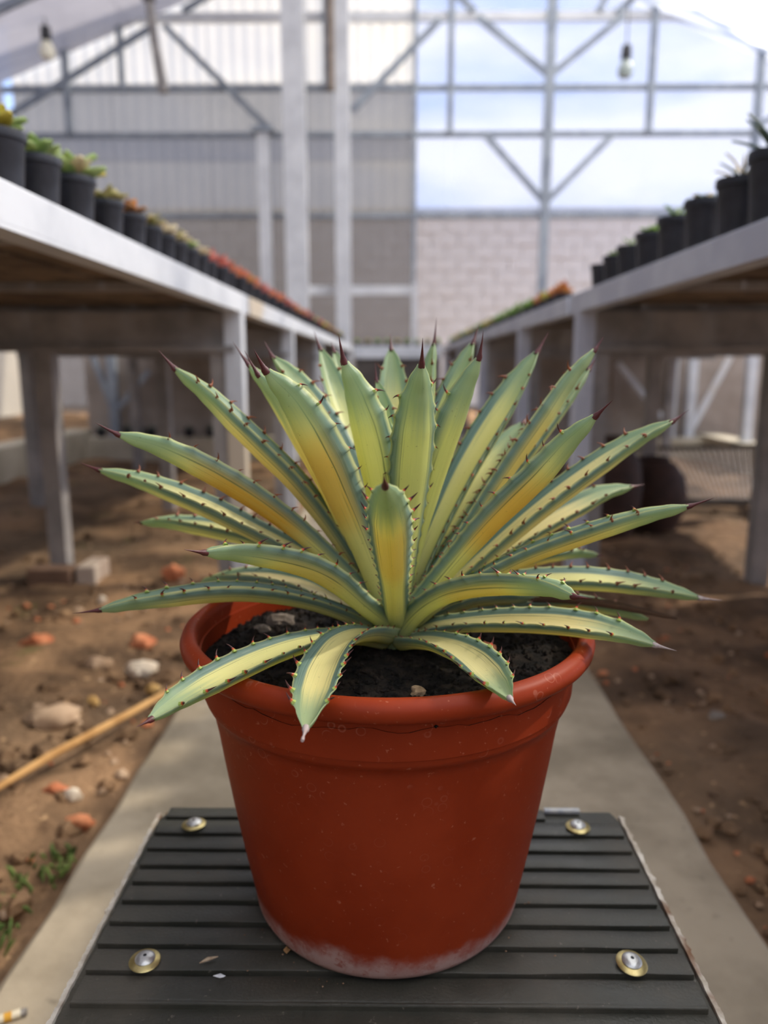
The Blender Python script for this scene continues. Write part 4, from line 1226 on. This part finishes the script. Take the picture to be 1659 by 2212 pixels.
# ------------------------------------------------------------------ stones, sticks and litter on the soil
def ground_things():
    pale = mottled('pale_stone', lin(190, 172, 150), lin(220, 206, 186), 25, .9, c3=lin(160, 134, 108))
    tan_ = mottled('tan_stone', lin(150, 122, 96), lin(186, 158, 130), 22, .9)
    orange = mottled('brick_fragment', lin(172, 100, 66), lin(204, 134, 94), 25, .9)
    yel = mottled('ochre_stone', lin(186, 144, 84), lin(212, 174, 112), 25, .9)
    grey = mottled('grey_stone', lin(118, 108, 98), lin(150, 140, 128), 25, .9)
    S = [(-.552, 1.587, .036, .026, .022, pale, 'pale stone on the left soil beside the pot rim', 'stone'),
         (-.641, 1.349, .048, .036, .024, tan_, 'large tan stone on the left soil nearest the path edge', 'stone'),
         (-.856, 1.751, .036, .024, .022, orange, 'rounded orange brick fragment on the left soil', 'brick fragment'),
         (-.60, 1.43, .013, .012, .014, yel, 'small ochre stone between the pale and the tan stone', 'stone'),
         (-.50, 1.50, .015, .012, .012, yel, 'small ochre stone right below the pale stone', 'stone'),
         (-.70, 2.36, .032, .022, .03, orange, 'orange brick fragment on the soil by the left bench leg', 'brick fragment'),
         (-.53, 1.10, .020, .014, .015, orange, 'reddish chip beside the dry stalk near the path', 'brick fragment'),
         (-.50, 1.09, .016, .012, .014, pale, 'pinkish white chip beside the reddish chip', 'stone'),
         (-.46, 1.02, .022, .010, .014, orange, 'long reddish chip leaning on the path edge', 'brick fragment'),
         (-.80, 1.33, .022, .026, .03, grey, 'grey stone at the far left of the soil', 'stone'),
         (-.83, 2.10, .012, .012, .016, pale, 'tiny pale stone behind the orange fragment', 'stone'),
         (-.56, .86, .016, .013, .016, orange, 'reddish stone left of the concrete path near the front', 'stone'),
         (-.50, .80, .010, .010, .012, pale, 'whitish pebble left of the concrete path near the front', 'stone'),
         (.60, .95, .026, .020, .016, tan_, 'tan stone on the right soil near the path', 'stone'),
         (.62, 1.38, .016, .014, .012, grey, 'grey pebble on the right soil beyond the tan stone', 'stone'),
         (-.66, 1.62, .03, .02, .02, tan_, 'flat tan clod left of the pale stone', 'stone'),
         (-.60, 1.75, .03, .022, .02, orange, 'orange clod behind the pale stone', 'stone')]
    for i, (x, y, a, b, c, m, lab, cat) in enumerate(S):
        tag(MB().blob((x, y, -.028 + c * .55), a, b, c, i + 3, .22, 2).build(cat.replace(' ', '_'), m, smooth=True), lab, cat)
    rr = random.Random(5)
    for nm, m, n, s0, s1 in (('pebbles', tan_, 420, .004, .013), ('pebbles', orange, 200, .004, .014), ('clods', M_ground, 900, .006, .022)):
        mb = MB()
        for _ in range(n):
            x = rr.choice((-1, 1)) * (.45 + abs(rr.gauss(0, .5))); y = .5 + abs(rr.gauss(0, 1.6))
            if abs(x) > 1.9: continue
            s = rr.uniform(s0, s1) * (1 if x < 0 else .75)
            mb.blob((x, y, -.032 + s * .3), s, s * rr.uniform(.6, 1.1), s * .7, rr.randint(0, 999), .3, 1)
        tag(mb.build(nm, m), f'{nm} strewn over the bare soil', nm, kind='stuff')
    straw = mottled('straw', lin(170, 126, 74), lin(196, 152, 96), 18, .8)
    mb = MB(); mb.tube([(-.62, 1.02, .008), (-.56, 1.16, .012), (-.49, 1.33, .004), (-.43, 1.48, .0), (-.40, 1.56, -.002)], [.005, .007, .007, .006, .003], 8)
    tag(mb.build('dry_stalk', straw, smooth=True), 'long straw-coloured dry stalk lying aslant on the left soil', 'stalk')
    c = empty('cigarette_butt', (-.385, .652, .004), 'cigarette butt with an orange band lying on the left front of the path', 'cigarette butt')
    wh = mottled('cigarette_paper', lin(214, 200, 170), lin(230, 220, 196), 90, .8)
    orr = mottled('cork_band', lin(204, 146, 44), lin(220, 168, 66), 90, .7)
    ash = mottled('ash', lin(110, 104, 98), lin(160, 154, 148), 200, .95)
    d = Vector((1, .45, 0)).normalized(); p0 = Vector((-.405, .642, .0042))
    for nm, a, b, r, m in (('filter', 0, .022, .0041, wh), ('band', .022, .029, .0043, orr), ('paper', .029, .037, .0041, wh), ('ash', .037, .043, .0036, ash)):
        MB().tube([p0 + d * a, p0 + d * b], r, 12).build(nm, m, c, smooth=True)
    weed = mottled('weed_leaf', lin(72, 92, 40), lin(104, 122, 58), 40, .7)
    for i, (x, y, n) in enumerate(((-.455, .92, 26), (-.47, .78, 22), (-.49, .87, 16))):
        mb = MB()
        for _ in range(n):
            a = rr.uniform(0, 6.28); L = rr.uniform(.008, .022)
            b = Vector((x + rr.gauss(0, .014), y + rr.gauss(0, .02), -.03))
            e = b + Vector((math.cos(a) * L * .7, math.sin(a) * L * .7, L))
            mb.tube([b, b.lerp(e, .6) + Vector((0, 0, L * .15)), e], [.0012, .003, .0004], 5)
        tag(mb.build('weed', weed, smooth=True), ['low green weed against the left path edge, middle one', 'low green weed against the left path edge, front one', 'sparse green weed a little off the left path edge'][i], 'weed')
ground_things()
